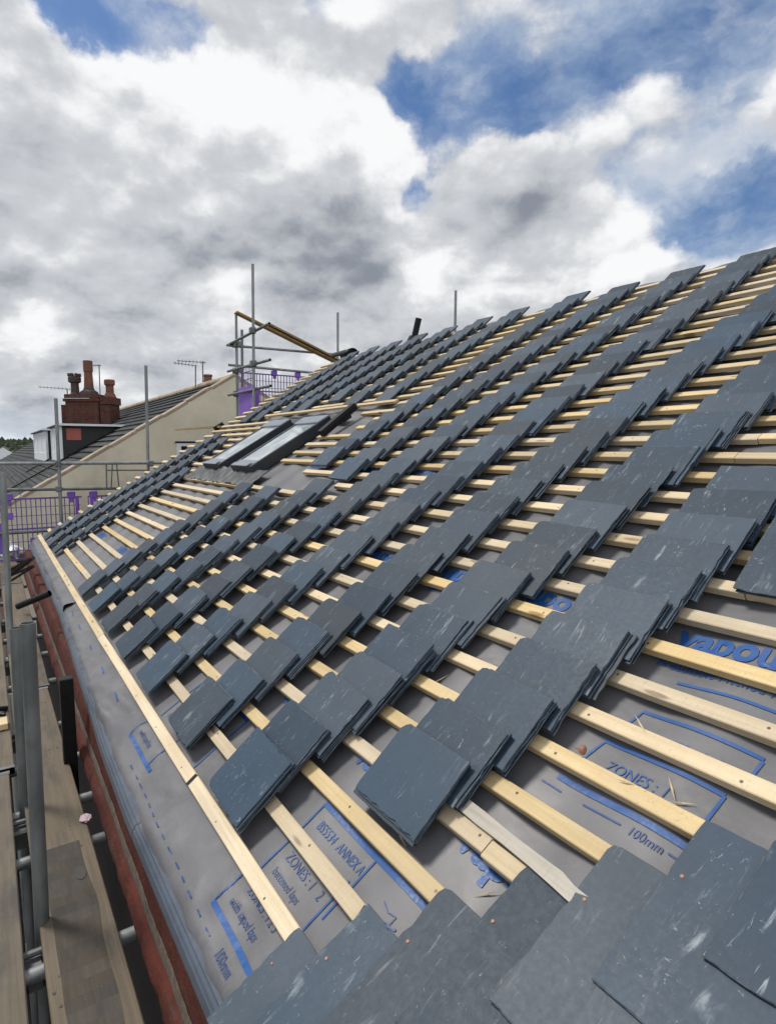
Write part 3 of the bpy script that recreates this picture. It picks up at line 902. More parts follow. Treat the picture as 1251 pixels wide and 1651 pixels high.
rnd = random.Random(8)
slates = []            # (score, matrix, variant, laid?, label)
NST = 4
TILT = math.atan(.165)
for ci, (pts, j0, j1) in enumerate(COLS):
    jj = j0; level = 0
    col_rot = rnd.uniform(.0, .03)
    while jj <= j1 + .01:
        g = GAPS.get(ci)
        if g and g[0] < jj < g[1]: jj += 1; continue
        level += 1
        ub = lerp_pts(pts, jj) + rnd.gauss(0, .07); vb = jj + .10 + rnd.gauss(0, .035)
        gaps_above = g and g[0] < jj + 1 < g[1] or jj + 1 > j1
        first = (jj == j0) or (g and g[0] < jj - 1 < g[1])
        ns = NST + 1 if ci in (1, 2) and jj < 5 else (NST if rnd.random() > .25 else NST - 1)
        rz = -col_rot + rnd.gauss(0, .012)
        z = 0.0
        for s in range(ns):
            vi = rnd.randrange(len(STV))
            th = .0060
            ox, oy = rnd.gauss(0, .0045), rnd.gauss(0, .004)
            M = (MR @ Matrix.Translation(P(ub, vb, .02)) @ Matrix.Rotation(TILT, 4, 'X') @ Matrix.Translation((-SW / 2 + ox, SL_ / 2 + oy, z))
                 @ Matrix.Rotation(rz + rnd.gauss(0, .012), 4, 'Z'))
            if rnd.random() < .3: M = M @ Matrix.Rotation(math.pi, 4, 'X') @ Matrix.Translation((0, 0, -.0065))
            z += th
            c = M.translation; ctr = Vector((ub - UC, vb - VC, NC))
            D = ctr.length
            top = s == ns - 1
            if top: area = 1.95 * (1.57 if first else 1.0) * NC / D
            else: area = 1.3 * .05 * (abs(ub - UC) / D) + .02 * (abs(vb - VC) / D)
            score = area / D ** 2
            if not (in_frame(c) or in_frame(c + Vector((0, -.2, 0))) or in_frame(c + Vector((0, .2, 0)))): score = -1
            pos = 'top slate' if top else {0: 'bottom slate'}.get(s, 'slate %s from the top' % ORD[ns - s])
            slates.append((score, M, vi, False, '%s of %s stack up, %s slate column from the right' % (pos, ORD[level], ORD[ci + 1])))
        jj += 1

# the slates already nailed, near corner
laid_n = []
for c in range(0, 12):
    left = 2.06 - .845 * (c - 1) if c else 2.85
    head = c + .02; k = 0
    while True:
        lu = left - k * 1.725
        if lu < -9: break
        tail = max(head - 2.67, -1.72 + .02 * (c == 1))
        M = MR @ Matrix.Translation(P(lu - .855, head - 2.67 / 2, .07 + .05 * (c < 2))) @ Matrix.Rotation(-math.atan(.056), 4, 'X') @ Matrix.Rotation(rnd.gauss(0, .004), 4, 'Z')
        if head - 2.67 < -1.72:                       # shorter eaves slate
            sc = (head + 1.72) / 2.67
            M = MR @ Matrix.Translation(P(lu - .855, (head - 1.72) / 2, .03 + .06 * c)) @ Matrix.Rotation(-math.atan(.05), 4, 'X') @ Matrix.Diagonal((1, sc, 1, 1))
        ct = M.translation
        vis = any(in_frame(M @ Vector((x, y, 0))) for x in (-.12, 0, .12) for y in (-.2, -.1, 0, .1, .2))
        slates.append((9 - k * .1 - c * .01 if vis else -1, M, rnd.randrange(len(LAV)), True,
                       'nailed slate, %s course up from the eaves, %s in from the open left edge' % (ORD[c + 1], ORD[k + 1])))
        k += 1
slates.sort(key=lambda s: -s[0])
stuff = MB(); stuff_mi = []
GS = 'slates stacked loose on the battens'; GL = 'slates nailed in the near corner'
laid_objs = []
for k, (score, M, vi, laid, lb) in enumerate(slates):
    if k < 300 and score > 0:
        o = link('roof_slate', (LAD if laid else STD)[vi], None, None, M)
        tag(o, lb, 'slate', GL if laid else GS)
        if laid: laid_objs.append((o, M))
    else:
        v = (LAV if laid else STV)[vi]
        stuff.add(v[0], v[1], MR.inverted() @ M); stuff_mi += v[2]
m = bpy.data.meshes.new('stacked_slates'); m.from_pydata(stuff.v, [], stuff.f); m.materials.append(M_SLATE); m.materials.append(M_EDGE); m.polygons.foreach_set('material_index', stuff_mi)
bm = bmesh.new(); bm.from_mesh(m); bmesh.ops.recalc_face_normals(bm, faces=bm.faces); bm.to_mesh(m); bm.free()
tag(link('stacked_slates', m, M_SLATE, None, MR), 'the many further blue-grey slates stacked over the roof', 'slates', kind='stuff')

# copper nails in the laid slates
for o, M in laid_objs:
    for x in (-.10, .10): part('copper_nail', MB().lathe((x, .06, .0068), [(.0042, 0), (.0042, .0010), (.003, .0016)], 10), M_COPPER, o, M)

# ------------------------------------------------------------------ debris on the roof
def splinter(u, v, L, ang, n=None, w=.005):
    h = (n if n is not None else n_top(u, v) + .02)
    M = MR @ Matrix.Translation(P(u, v, h)) @ Matrix.Rotation(ang, 4, 'Z') @ Matrix.Rotation(.12, 4, 'Y')
    mb = MB().add([(-L / 2, 0, 0), (0, -w / 2, 0), (L / 2, w * .1, .001), (0, w / 2, 0), (-L * .1, 0, w * .6)], [(0, 1, 4), (1, 2, 4), (2, 3, 4), (3, 0, 4), (0, 3, 2, 1)])
    return part('wood_splinter', mb, M_SPLINT, None, M)
SPL = [(-.62, 5.3, .075, 2.3, 'thin wood splinter beside the ZONES print'), (-.86, 5.17, .06, .5, 'short splinter crossing another beside the ZONES print'),
       (.78, 2.38, .07, -2.4, 'wood splinter on the bare membrane left of the pale lath'), (2.72, 2.12, .11, -.25, 'long sliver of wood under the tail of the nearest stack'),
       (5.0, 5.2, .08, 1.3, 'curled sliver between the second and third slate columns'), (.3, 6.02, .07, -.6, 'splinter standing on the batten above the zone box'),
       (-.1, 4.95, .045, .3, 'small chip of wood on the batten by the ZONES print')]
for u, v, L, a, lb in SPL: tag(splinter(u, v, L, a, .03 if 'batten' in lb.split('on the ')[-1] and 'standing' in lb or 'chip' in lb else None), lb, 'splinter', 'wood splinters on the roof')
f = MB().lathe((0, 0, 0), [(.002, 0), (.003, .022), (.011, .024), (.013, .030), (.006, .036)], 12)
tag(part('copper_clout', f, M_COPPER, None, MR @ Matrix.Translation(P(1.0, 5.09, .02)) @ Matrix.Rotation(1.3, 4, 'Y'), True), 'pinkish copper nail lying on a batten near the ZONES print', 'nail')
for (u, v, lb) in ((8.45, -.16, 'small dark tag stuck on the lowest batten halfway along'), (2.05, .84, 'small dark tag stuck on the second batten near the laid slates')):
    f = MB().box((-.008, -.024, 0), (.010, .020, .002))
    tag(part('dark_tag', f, M_BLKPL, None, MR @ Matrix.Translation(P(u, v, .003)) @ Matrix.Rotation(.2, 4, 'Z')), lb, 'tag')

# ------------------------------------------------------------------ eaves scaffold
sc = thing('scaffold', 'galvanised tube scaffold along the eaves carrying the working boards', 'scaffold', (-.5, 2.0, -6.2))
R_ = .0242
part('standard', MB().tube((-.485, 1.505, .575), (-.527, 1.47, -3.0), R_, 22), M_GALVD, sc, None, True)
part('standard', MB().tube((-.501, 2.37, .345), (-.53, 2.32, -3.0), R_, 22), M_GALVD, sc, None, True)
part('standard', MB().tube((-.462, 4.95, .98), (-.52, 4.85, -3.0), R_, 18), M_GALV, sc, None, True)
for y in (.55, 1.33, 1.98, 2.37, 2.85, 3.35, 4.2, 4.92, 5.5, 6.25, 7.1, 8.0):
    part('transom', MB().tube((-1.7, y - .02, -.563), (-.222, y + .01, -.563), R_, 14), M_GALV, sc, None, True)
part('ledger', MB().tube((-.575, -2, -.615), (-.575, 9.4, -.615), R_, 14), M_GALVD, sc, None, True)
for y in (1.42, 2.30, 3.35, 4.86, 6.25, 8.0):
    c = MB().box((-.60, y - .05, -.66), (-.50, y + .05, -.57), None, .01); c.tube((-.61, y, -.55), (-.49, y, -.55), .012, 8, False)
    part('coupler', c, M_GALVD, sc)

BO = 'scaffold boards laid beside the eaves'
def board(x0, x1, y0, y1, lb, tilt=0.0, z=-.5):
    L = y1 - y0; w = x1 - x0
    mb = MB()
    n = max(4, int(L / .3)); vs = []; fs = []
    for k in range(n + 1):
        xx = -L / 2 + L * k / n; dz = .004 * noise.noise(Vector((xx, x0 * 9, 1)))
        for yy, zz in ((-w / 2, -.036), (w / 2, -.036), (w / 2, -.004), (w / 2 - .004, 0), (-w / 2 + .004, 0), (-w / 2, -.004)): vs.append((xx, yy, zz + dz))
    for k in range(n):
        for q in range(6): fs.append((k * 6 + q, k * 6 + (q + 1) % 6, (k + 1) * 6 + (q + 1) % 6, (k + 1) * 6 + q))
    fs += [(5, 4, 3, 2, 1, 0), tuple(n * 6 + q for q in range(6))]
    mb.add(vs, fs)
    M = Matrix.Translation(((x0 + x1) / 2, (y0 + y1) / 2, z)) @ Matrix.Rotation(math.pi / 2 + tilt, 4, 'Z')
    o = tag(part('scaffold_board', mb, M_OLDWOOD, None, M), lb, 'board', BO)
    for e in (-L / 2, L / 2):
        b2 = MB()
        s = 1 if e > 0 else -1
        b2.box((e - .03 * (s > 0) , -w / 2 - .0015, -.0345), (e + .03 * (s < 0) + .0015 * s, w / 2 + .0015, .0015))
        part('end_band', b2, M_GALVD, o, M)
    return o, M
near_b, near_M = board(-.505, -.28, -1.5, 3.93, 'near stained board next to the wall, with a round dark spot', .006)
board(-.50, -.275, 3.96, 7.9, 'second board along beside the wall, beyond the near stained one', -.004)
board(-.49, -.265, 7.95, 10.6, 'farthest board beside the wall, near the white bag')
board(-.785, -.56, -1.5, 2.75, 'near left board, outside the upright tubes')
board(-.78, -.535, 2.78, 6.6, 'left board beyond the strap, outside the upright tubes')
board(-.77, -.53, 6.63, 10.6, 'farthest left board, running to the gable end')
board(-1.03, -.80, -1.5, 2.5, 'outermost near board at the very left edge')
board(-1.03, -.80, 2.53, 10.6, 'outermost far board at the very left edge')
# worn marks are part of the near board
def board_top(y): return .004 * noise.noise(Vector((y - 1.215, -.505 * 9, 1)))
sb = MB()
for k in range(60):
    q = []
    for kk in (k, k + 1):
        y = -1.4 + kk * 3.32 / 60
        x0_ = -.466 + .010 * noise.noise(Vector((y * 4, 1, 0))) - .006 * (y - 1.2); x1_ = -.325 + .016 * noise.noise(Vector((y * 3, 5, 0))) - .006 * (y - 1.2)
        q += [(y, -x0_, -.5 + board_top(y) + .0014), (y, -x1_, -.5 + board_top(y) + .0014)]
    sb.add([q[0], q[1], q[3], q[2]], [(0, 1, 2, 3)])
rs_ = random.Random(4); sp = MB()
for k in range(46):
    y = rs_.uniform(.4, 3.8); xx = rs_.uniform(-.49, -.30); r = rs_.uniform(.0015, .006)
    sp.add([(y + r * math.cos(a) * rs_.uniform(.7, 1.3), -xx + r * math.sin(a), -.5 + board_top(y) + .0019) for a in [i * math.pi / 4 for i in range(8)]], [tuple(range(8))])
spl = part('mortar_splash', sp, M_MORTAR, near_b, Matrix.Rotation(math.pi / 2, 4, 'Z')); spl['kind'] = 'stuff'
part('dark_stain', sb, M_STAINED, near_b, Matrix.Rotation(math.pi / 2, 4, 'Z'))
st = MB()
def blob(cx, cy, rx, ry, z=.0022, seed=0):
    pts = [(cx + rx * (1 + .12 * noise.noise(Vector((math.cos(a) * 1.5, math.sin(a) * 1.5, seed)))) * math.cos(a), cy + ry * (1 + .12 * noise.noise(Vector((math.cos(a) * 1.5, math.sin(a) * 1.5, seed + 4)))) * math.sin(a), z) for a in [i * math.pi / 16 for i in range(32)]]
    return pts
st.add(blob(1.693, -.0, .046, .022), [tuple(range(32))])
part('round_stain', st, simple('damp_stain', (.055, .052, .046), .8, .2, 30), near_b, Matrix.Translation((-.352, 0, -.4985 + board_top(1.69))) @ Matrix.Rotation(math.pi / 2, 4, 'Z'))
# offcut and strap on the left boards, rag, bag, gutter bits
f = MB().box((-.72, 3.30, -.496), (-.548, 3.42, -.46), None, .003)
tag(part('timber_offcut', f, M_PINE), 'pale timber offcut lying across the left boards', 'offcut')
f = MB().path([(-.74, 3.60, -.485), (-.66, 3.66, -.45), (-.60, 3.60, -.47), (-.545, 3.62, -.485)], .016, 8); f.path([(-.74, 3.52, -.488), (-.65, 3.56, -.465), (-.56, 3.50, -.48)], .012, 8)
tag(part('black_strap', f, M_BLKPL, smooth=True), 'crumpled black strap lying beside the pale offcut', 'strap')
def crumple(c, r, seed, sy=1.0, sz=.6):
    bm = bmesh.new(); bmesh.ops.create_icosphere(bm, subdivisions=3, radius=1)
    mb = MB()
    for v in bm.verts:
        k = 1 + .45 * noise.noise(v.co * 2.1 + Vector((seed, 0, 0))) + .25 * noise.noise(v.co * 5 + Vector((0, seed, 0)))
        v.co = Vector((c[0] + v.co.x * r * k, c[1] + v.co.y * r * k * sy, c[2] + v.co.z * r * k * sz))
    bm.verts.index_update()
    mb.add([v.co.copy() for v in bm.verts], [tuple(v.index for v in f.verts) for f in bm.faces]); bm.free()
    return mb
tag(part('paper_scrap', crumple((-.288, 2.06, -.487), .022, 3, 1.5, .3), M_RAG), 'crumpled pinkish white scrap on the edge of the near board', 'scrap')
tag(part('plastic_bag', crumple((-.36, 9.95, -.38), .17, 8, 1.2, .8), M_BAG), 'crumpled white plastic bag at the far end of the boards', 'bag')
f = MB().box((-.24, 9.6, -.5), (-.12, 10.1, -.36), None, .02)
tag(part('timber_block', f, wood_material('mossy_wood', (.10, .10, .04), (.17, .16, .07), (.05, .05, .02))), 'mossy block of timber beside the white bag', 'block')
f = MB().box((-.315, 2.66, -2.0), (-.25, 2.72, -.04), None, .004)
tag(part('downpipe', f, M_BLKPL), 'square black downpipe standing against the red wall', 'downpipe')
f = MB().tube((-.225, 4.30, .085), (-.432, 4.45, -.02), .024, 12)
tag(part('pipe_offcut', f, M_BLKPL, smooth=True), 'short black pipe sticking out over the boards from under the eaves', 'pipe')
for (a, b, lb) in (((-.44, 6.35, -.12), (-.22, 6.26, .06), 'lower black bracket jutting out from the far eaves'), ((-.42, 6.9, -.16), (-.2, 6.8, -.02), 'upper black bracket jutting out from the far eaves')):
    f = MB().beam(a, b, .10, .03, bev=.004); f.beam(Vector(a) + Vector((0, 0, -.06)), Vector(b) + Vector((0, 0, -.09)), .05, .02)
    tag(part('gutter_bracket', f, M_BLKPL), lb, 'bracket', 'gutter brackets at the far eaves')

# ------------------------------------------------------------------ scaffold at the gable end
gs = thing('scaffold', 'tube scaffold across the far gable end with guard rails', 'scaffold', (.5, 9.3, -6.2))
def st_(x0, z0, x1, z1, y, name, par, mat=M_GALV, y1=None):
    part(name, MB().tube((x0, y, z0), (x1, y if y1 is None else y1, z1), R_, 12), mat, par, None, True)
st_(.29, -3, .325, 1.89, 9.22, 'standard', gs); st_(1.57, .3, 1.605, 2.46, 9.35, 'standard', gs)
st_(-.9, .965, 1.85, .945, 9.25, 'guard_rail', gs); st_(-.9, .60, 1.5, .56, 9.27, 'guard_rail', gs, M_GALVD)
part('toe_rail', MB().tube((-.9, 9.27, -.02), (.3, 9.27, -.02), R_, 12), M_GALVD, gs, None, True)
part('hoop', MB().path([(.955, 9.24, .95), (.945, 9.24, .55)], .012).path([(1.005, 9.24, .55), (1.04, 9.24, .93), (1.075, 9.24, .97), (1.10, 9.24, .93), (1.12, 9.24, .55)], .010).path([(.955, 9.24, .845), (1.55, 9.24, .835)], .012), M_GALVD, gs)
for x, z in ((.31, .95), (1.59, .94), (.30, .585)): part('coupler', MB().box((x - .04, 9.19, z - .045), (x + .04, 9.30, z + .045), None, .01), M_GALVD, gs)
part('platform', MB().box((-.9, 9.0, -.56), (3.2, 9.9, -.52)), M_OLDWOOD, gs)


def guard(x0, x1, z0, z1, y, label, clips, solid):
    g = thing('brick_guard', label, 'barrier', ((x0 + x1) / 2, y, z0), 'purple mesh barriers on the scaffold')
    mb = MB(); x = x0
    while x <= x1 + .001:
        mb.box((x - .0065, y - .0035, z0), (x + .0065, y + .0035, z1)); x += .062
    n = int((z1 - z0) / .11)
    for k in range(n + 1):
        z = z0 + (z1 - z0) * k / n; mb.box((x0, y - .008, z - .0035), (x1, y - .0036, z + .0055))
    part('wire_mesh', mb, M_WIRE, g)
    fr = MB()
    for z in (z0, (z0 + z1) / 2, z1): fr.box((x0 - .01, y - .022, z - .012), (x1 + .01, y - .0085, z + .012))
    part('frame', fr, M_WIRE, g)
    for cx in clips:
        c = MB().box((cx - .055, y - .05, z1 - .02), (cx + .055, y + .03, z1 + .085), None, .012); c.box((cx - .035, y - .045, z1 - .075), (cx + .035, y - .0225, z1 - .021), None, .006)
        part('hanging_clip', c, M_PURPLE, g)
    for (a, b, c_, d_) in solid:
        part('plastic_panel', MB().box((a, y - .04, c_), (b, y - .024, d_), None, .004), M_PURPLE, g)
    return g


guard(-.55, .60, -.42, .45, 9.36, 'purple mesh barrier at the near left of the gable scaffold', (-.33, .47), ((.52, .56, -.1, .44), (-.09, .05, -.34, -.12), (-.50, -.38, -.32, .12), (-.42, -.28, .16, .26)))
guard(.70, 1.9, -.42, .45, 9.36, 'purple mesh barrier on the gable scaffold, half hidden by the slates', (.77, 1.5), ((.72, .76, -.1, .44), (.98, 1.30, .33, .46)))
def slope_panel():
    return MB().prism([(-.4, .38), (-.05, .44), (.28, .46), (.10, .36), (-.05, .30)], 1, 9.40, 9.41)
# upper lift
us = thing('scaffold', 'taller tube scaffold rising behind the far end of the roof', 'scaffold', (3.5, 10.0, -6.2))
st_(3.30, -1, 3.37, 4.26, 9.3, 'standard', us); st_(3.40, -1, 3.455, 3.68, 10.4, 'standard', us); st_(3.46, -1, 3.53, 3.36, 10.32, 'standard', us, M_GALVD)
st_(5.565, 1.0, 5.59, 3.93, 10.4, 'standard', us); st_(6.64, 1.0, 6.665, 4.0, 7.96, 'standard', us)
st_(3.30, 3.075, 5.75, 3.10, 10.44, 'ledger', us); st_(3.30, 2.72, 5.3, 2.69, 10.44, 'guard_rail', us)
for z0, z1 in ((3.04, 3.20), (2.56, 2.62), (2.12, 2.2)):
    part('transom', MB().tube((3.34, 10.6, z0 + .06), (3.42, 8.75, z1), R_, 12), M_GALVD, us, None, True)
for x, y, z in ((3.34, 9.3, 3.17), (3.42, 10.4, 3.1), (3.34, 9.3, 2.62), (3.42, 10.4, 2.62), (3.42, 10.4, 2.2), (3.49, 10.35, 3.1), (3.49, 10.35, 2.64)):
    part('coupler', MB().box((x - .05, y - .05, z - .06), (x + .05, y + .05, z + .05), None, .012), M_GALVD, us)
f = MB().beam((3.43, 10.36, 3.67), (5.45, 10.30, 2.93), .16, .035, bev=.003)
tag(part('scaffold_plank', f, M_BROWNWOOD), 'long brown plank sloping down from the tall scaffold to the roof', 'plank', 'sloping planks on the tall scaffold')
f = MB().beam((4.02, 10.30, 3.515), (5.50, 10.24, 2.955), .16, .035, bev=.003)
tag(part('scaffold_plank', f, M_BROWNWOOD), 'shorter brown plank lying on top of the long sloping plank', 'plank', 'sloping planks on the tall scaffold')
guard(3.62, 5.0, 1.95, 2.60, 10.50, 'purple mesh barrier high on the scaffold behind the slates', (4.22, 4.72), ((3.65, 3.9, 1.95, 2.3),))
pn = thing('brick_guard', 'purple barrier seen edge-on between the upright tubes of the tall scaffold', 'barrier', (3.4, 9.9, 1.9), 'purple mesh barriers on the scaffold')
part('plastic_panel', MB().box((3.41, 9.45, 1.7), (3.43, 10.25, 2.28)), M_PURPLE, pn)
x = MB()
for k in range(12): x.box((3.418, 9.45 + k * .072, 2.28), (3.424, 9.456 + k * .072, 2.66))
for z in (2.40, 2.53, 2.65): x.box((3.424, 9.45, z), (3.43, 10.28, z + .012))
part('wire_mesh', x, M_WIRE, pn)

# ------------------------------------------------------------------ neighbouring terrace
PN = .6088
def nz(x): return .48 + PN * (x - .44)
RX = 4.28
def roof_frame(Y0):
    """object frame lying in the neighbour's roof plane: x along the terrace, y up the slope"""
    a = math.atan(PN)
    return Matrix(((0, math.cos(a), -math.sin(a), .44), (-1, 0, 0, Y0), (0, math.sin(a), math.cos(a), .48), (0, 0, 0, 1)))
def nb_house(Y0, Y1, label, gable):
    h = thing('terraced_house', label, 'house', (3, (Y0 + Y1) / 2, -6.2))
    ca = math.cos(math.atan(PN)); eave = (-.55 - .44) / ca; top = (RX - .44) / ca
    M = roof_frame(Y0)
    rs = [(eave, -.16)]; y = eave
    while y < top - .05:
        y2 = min(top, y + .26); rs += [(y, .012), (y2, -.022)]; y = y2
    rs.append((top, -.16))
    part('front_roof_slope', MB().prism(rs, 0, -(Y1 - Y0), 0), M_FARSLATE, h, M)
    zr = nz(RX)
    part('rear_roof_slope', MB().prism([(RX, zr), (RX + 4.6, zr - 4.6 * PN), (RX + 4.6, zr - 4.6 * PN - .1), (RX, zr - .12)], 1, Y0, Y1), M_FARSLATE, h)
    part('ridge_tiles', MB().tube((RX, Y0, zr - .02), (RX, Y1, zr - .02), .09, 10, False), M_COPING, h)
    body = MB().prism([(-.35, -6.2), (RX + 4.4, -6.2), (RX + 4.4, zr - 4.4 * PN - .15), (RX, zr - .15), (-.35, nz(-.35) - .15)], 1, Y0 + .3, Y1 - .02)
    part('brick_walls', body, M_BRICK, h)
    if gable:
        part('gable_wall', MB().prism([(-.40, -6.2), (RX + 4.5, -6.2), (RX + 4.5, zr - 4.5 * PN + .02), (RX, zr + .02), (-.40, nz(-.40) + .02)], 1, Y0 - .12, Y0 + .28), M_CREAM, h)
        a = math.atan(PN); Lc = (RX + .55) / math.cos(a)
        cp = MB()
        n = 9; 
        for k in range(n):
            s0 = -.55 + (RX + .55) * k / n; s1 = -.55 + (RX + .55) * (k + 1) / n
            cp.beam((s0 + .004, Y0 + .05, nz(s0) + .035 + .012 * math.sin(k * 3)), (s1 - .004, Y0 + .05, nz(s1) + .035 + .012 * math.sin(k * 3)), .36, .07, up=(-math.sin(a), 0, math.cos(a)), bev=.012)
        cp.beam((RX, Y0 + .05, zr + .03), (RX + 4.5, Y0 + .05, zr + .03 - 4.5 * PN), .36, .07, up=(math.sin(a), 0, math.cos(a)))
        part('verge_coping', cp, M_COPING, h)
        w = MB().box((2.93, Y0 - .15, .86), (3.36, Y0 - .10, 1.30), None, .004)
        wi = part('window', w, M_WHITE, h)
        part('pane', MB().box((3.02, Y0 - .154, .93), (3.27, Y0 - .151, 1.23)), M_BLKPL, wi)
        part('lintel', MB().box((2.90, Y0 - .17, 1.302), (3.40, Y0 - .121, 1.335)), M_BLKPL, wi)
    return h
n1 = nb_house(13.0, 19.6, 'neighbouring house with cream rendered gable, old slate roof and black-sided dormer', True)
n2 = nb_house(19.62, 28.0, 'farther terraced house with red brick chimney and white dormer behind the neighbour', False)
n3 = nb_house(28.02, 52.0, 'farthest stretch of terrace roof beyond the chimney, mostly hidden', False)

def dormer(h, Y0, Y1, x0, zt, patch):
    xr = .44 + (zt - .48) / PN
    ck = MB().prism([(x0, nz(x0) - .05), (xr, zt), (x0, zt)], 1, Y0, Y0 + .06)
    dm = part('dormer', ck, M_BLACK, h)
    part('far_cheek', MB().prism([(x0, nz(x0) - .05), (xr, zt), (x0, zt)], 1, Y1 - .06, Y1), M_BLACK, dm)
    part('dormer_roof', MB().box((x0 - .12, Y0 - .12, zt), (xr + .25, Y1 + .1, zt + .035)), M_BLACK, dm)
    part('roof_edge_trim', MB().box((x0 - .14, Y0 - .14, zt + .005), (xr + .2, Y0 - .121, zt + .06)), M_WHITE, dm)
    fr = MB().box((x0 - .04, Y0 - .02, nz(x0) - .03), (x0 + .02, Y0 + .10, zt - .002)); fr.box((x0 - .04, Y1 - .12, nz(x0) - .03), (x0 + .02, Y1 + .02, zt - .002))
    fr.box((x0 - .035, Y0 + .10, nz(x0) - .03), (x0 + .02, Y1 - .12, nz(x0) + .22)); fr.box((x0 - .035, Y0 + .10, zt - .1), (x0 + .02, Y1 - .12, zt - .003))
    k = (Y1 - Y0) / 3
    for q in (1, 2): fr.box((x0 - .033, Y0 + k * q - .04, nz(x0) + .22), (x0 + .02, Y0 + k * q + .04, zt - .1))
    wf = part('window_frame', fr, M_WHITE, dm)
    part('pane', MB().box((x0 - .02, Y0 + .1, nz(x0) + .22), (x0 - .005, Y1 - .12, zt - .1)), M_WHITE, dm)
    part('base_flashing', MB().beam((x0 - .6, Y0 - .05, nz(x0 - .6) + .03), (xr, Y0 - .05, zt + .02), .10, .03, up=(-.5, 0, .85)), M_BLKPL, dm)
    if patch: part('red_panel', MB().box((x0 + .12, Y0 - .012, zt - .36), (x0 + .46, Y0 - .001, zt - .06)), M_TERR, dm)
dormer(n1, 17.0, 19.5, 1.1, 1.76, True)
dormer(n2, 20.2, 25.6, 1.02, 1.72, False)
part('lead_flashing', MB().beam((-.3, 17.0, nz(-.3) + .03), (1.0, 16.9, nz(1.0) + .03), .14, .03, up=(-.5, 0, .85)), M_BLKPL, n1)

# chimney of the farther house
ch = MB()
Mx = Matrix.Translation((2.4, 21.5, 0)) @ Matrix.Rotation(math.radians(-34), 4, 'Z')
ch.box((-.62, -.35, .5), (.45, .35, 2.70), Mx); ch.box((-.67, -.40, 2.70), (.50, .40, 2.78), Mx); ch.box((-.64, -.37, 2.78), (.47, .37, 2.93), Mx)
ch.box((.47, -.30, .5), (.80, .40, 2.62), Mx); ch.box((.48, -.34, 2.62), (.84, .44, 2.85), Mx)
ch.box((-.95, .0, .5), (-.62, .5, 2.62), Mx)
chim = part('chimney', ch, M_BRICK, n2)
part('chimney_flaunching', MB().lathe((0, 0, 2.93), [(.30, 0), (.27, .10), (.17, .17), (.16, .22)], 14, Mx), M_POTDARK, chim)
part('chimney_pot', MB().lathe((.0, 0, 3.1), [(.15, 0), (.145, .1), (.125, .55), (.125, .58), (.145, .585), (.145, .93), (.10, .94)], 16, Mx), M_POT, chim)
cp = MB().lathe((-.46, 0, 2.93), [(.17, 0), (.13, .08), (.12, .38), (.19, .42), (.20, .55), (.17, .60), (.12, .60)], 16, Mx)
for k in range(8):
    a = k * math.pi / 4; cp.box((-.46 + .165 * math.cos(a) - .035, .165 * math.sin(a) - .035, 3.53), (-.46 + .165 * math.cos(a) + .035, .165 * math.sin(a) + .035, 3.62), Mx)
part('chimney_pot', cp, M_POTDARK, chim, label='sooty crown-topped chimney pot')
part('chimney_pot', MB().lathe((.66, .05, 2.85), [(.20, 0), (.15, .12), (.125, .16), (.12, .38), (.165, .42), (.165, .55), (.15, .58), (.10, .58)], 16, Mx), M_POT, chim)
part('lead_strip', MB().box((-.70, -.43, 2.785), (.2, -.405, 2.80), Mx), M_WHITE, chim)
ck = MB().box((4.6, 16.2, 2.3), (4.85, 16.45, 2.98)); ck.lathe((4.72, 16.32, 2.98), [(.12, 0), (.11, .18), (.13, .2), (.13, .24)], 12)
part('chimney', ck, M_POT, n1, label='small red chimney pot just over the ridge')


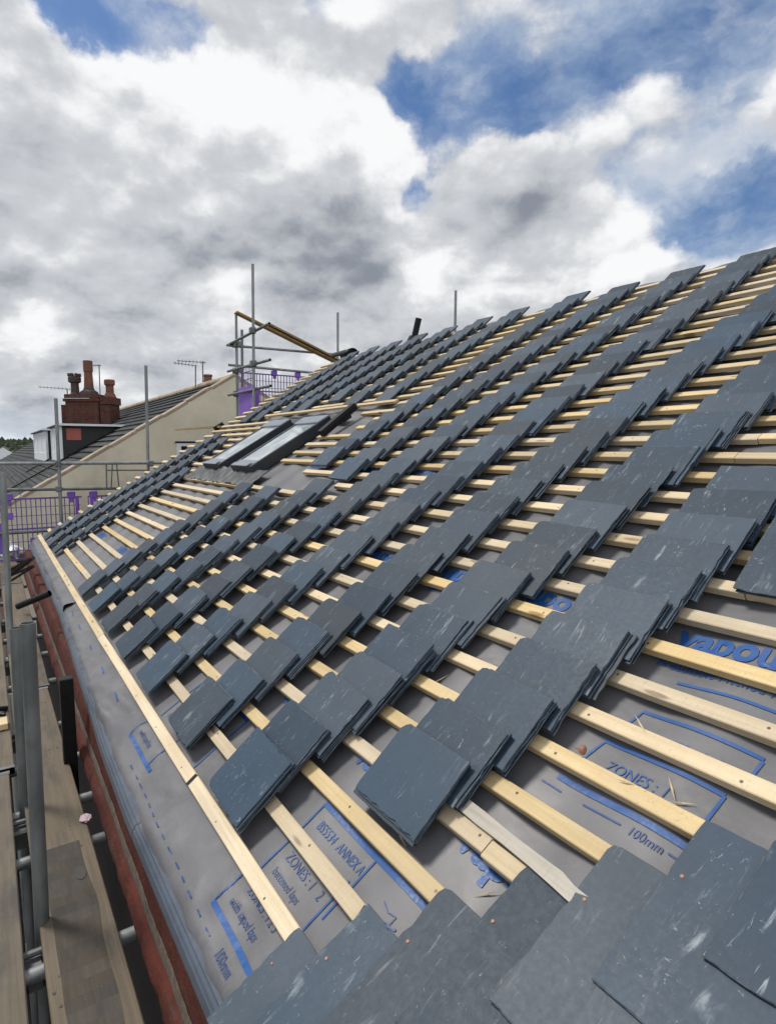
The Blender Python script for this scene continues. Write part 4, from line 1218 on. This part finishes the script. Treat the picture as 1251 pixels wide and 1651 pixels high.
def aerial(base, top, boom, elems, label):
    a = thing('tv_aerial', label, 'aerial', base, 'television aerials on the terrace roofs')
    part('mast', MB().tube(base, top, .017, 8, False), M_GALVD, a)
    b0, b1 = Vector(boom[0]), Vector(boom[1]); m = MB().tube(b0, b1, .009, 6, False)
    d = (b1 - b0); el = d.cross(Vector((0, 0, 1))).normalized()
    for k in range(elems):
        c = b0 + d * (k + .5) / elems; m.tube(c - el * .12 + Vector((0, 0, 0)), c + el * .12, .005, 5, False); m.tube(c - Vector((0, 0, .05)), c + Vector((0, 0, .05)), .005, 5, False)
    part('antenna', m, M_GALVD, a)
aerial((4.13, 15.5, 2.55), (4.17, 15.55, 3.32), ((3.66, 15.75, 3.40), (4.2, 15.5, 3.33)), 7, 'left aerial of the pair above the neighbouring ridge')
aerial((4.30, 15.4, 2.6), (4.33, 15.45, 3.46), ((3.75, 15.75, 3.46), (4.4, 15.4, 3.42)), 8, 'right aerial of the pair above the neighbouring ridge, by the red pot')
aerial((1.737, 21.6, 1.9), (1.78, 21.65, 3.12), ((1.0, 22.1, 3.17), (1.9, 21.6, 3.10)), 9, 'aerial left of the brick chimney with a long boom')
aerial((2.78, 21.9, 2.4), (2.80, 21.93, 3.98), ((2.62, 22.05, 3.96), (2.85, 21.9, 3.97)), 4, 'tall aerial mast between the tallest chimney pot and the right pot')

# far houses on the left
for (x, y, s, lb) in ((7.1, 355, 1.0, 'far white gabled house below the wooded hill'), (1.5, 300, .8, 'far pale house at the left edge below the wooded hill'), (22, 420, 1.1, 'far house partly behind the white dormer')):
    h = thing('detached_house', lb, 'house', (x, y, -6.2))
    part('wall', MB().prism([(x - 4 * s, -6.2), (x + 4 * s, -6.2), (x + 4 * s, -.6 * s), (x, 2.4 * s), (x - 4 * s, -.6 * s)], 1, y, y + 8), M_WHITE, h)
    part('roof', MB().prism([(x - 4.3 * s, -.5 * s), (x, 2.7 * s), (x + 4.3 * s, -.5 * s), (x, 2.45 * s)], 1, y - .2, y + 8.2), M_FARSLATE, h)
f = thing('flat_roofed_shed', 'low building with a pale flat roof beyond the terrace at the left', 'building', (-1, 62, -6.2))
part('wall', MB().box((-12, 58, -6.2), (2.2, 75, -.5)), M_CREAM, f); part('roof', MB().box((-12.2, 57.8, -.5), (2.4, 75.2, -.25)), M_WHITE, f)
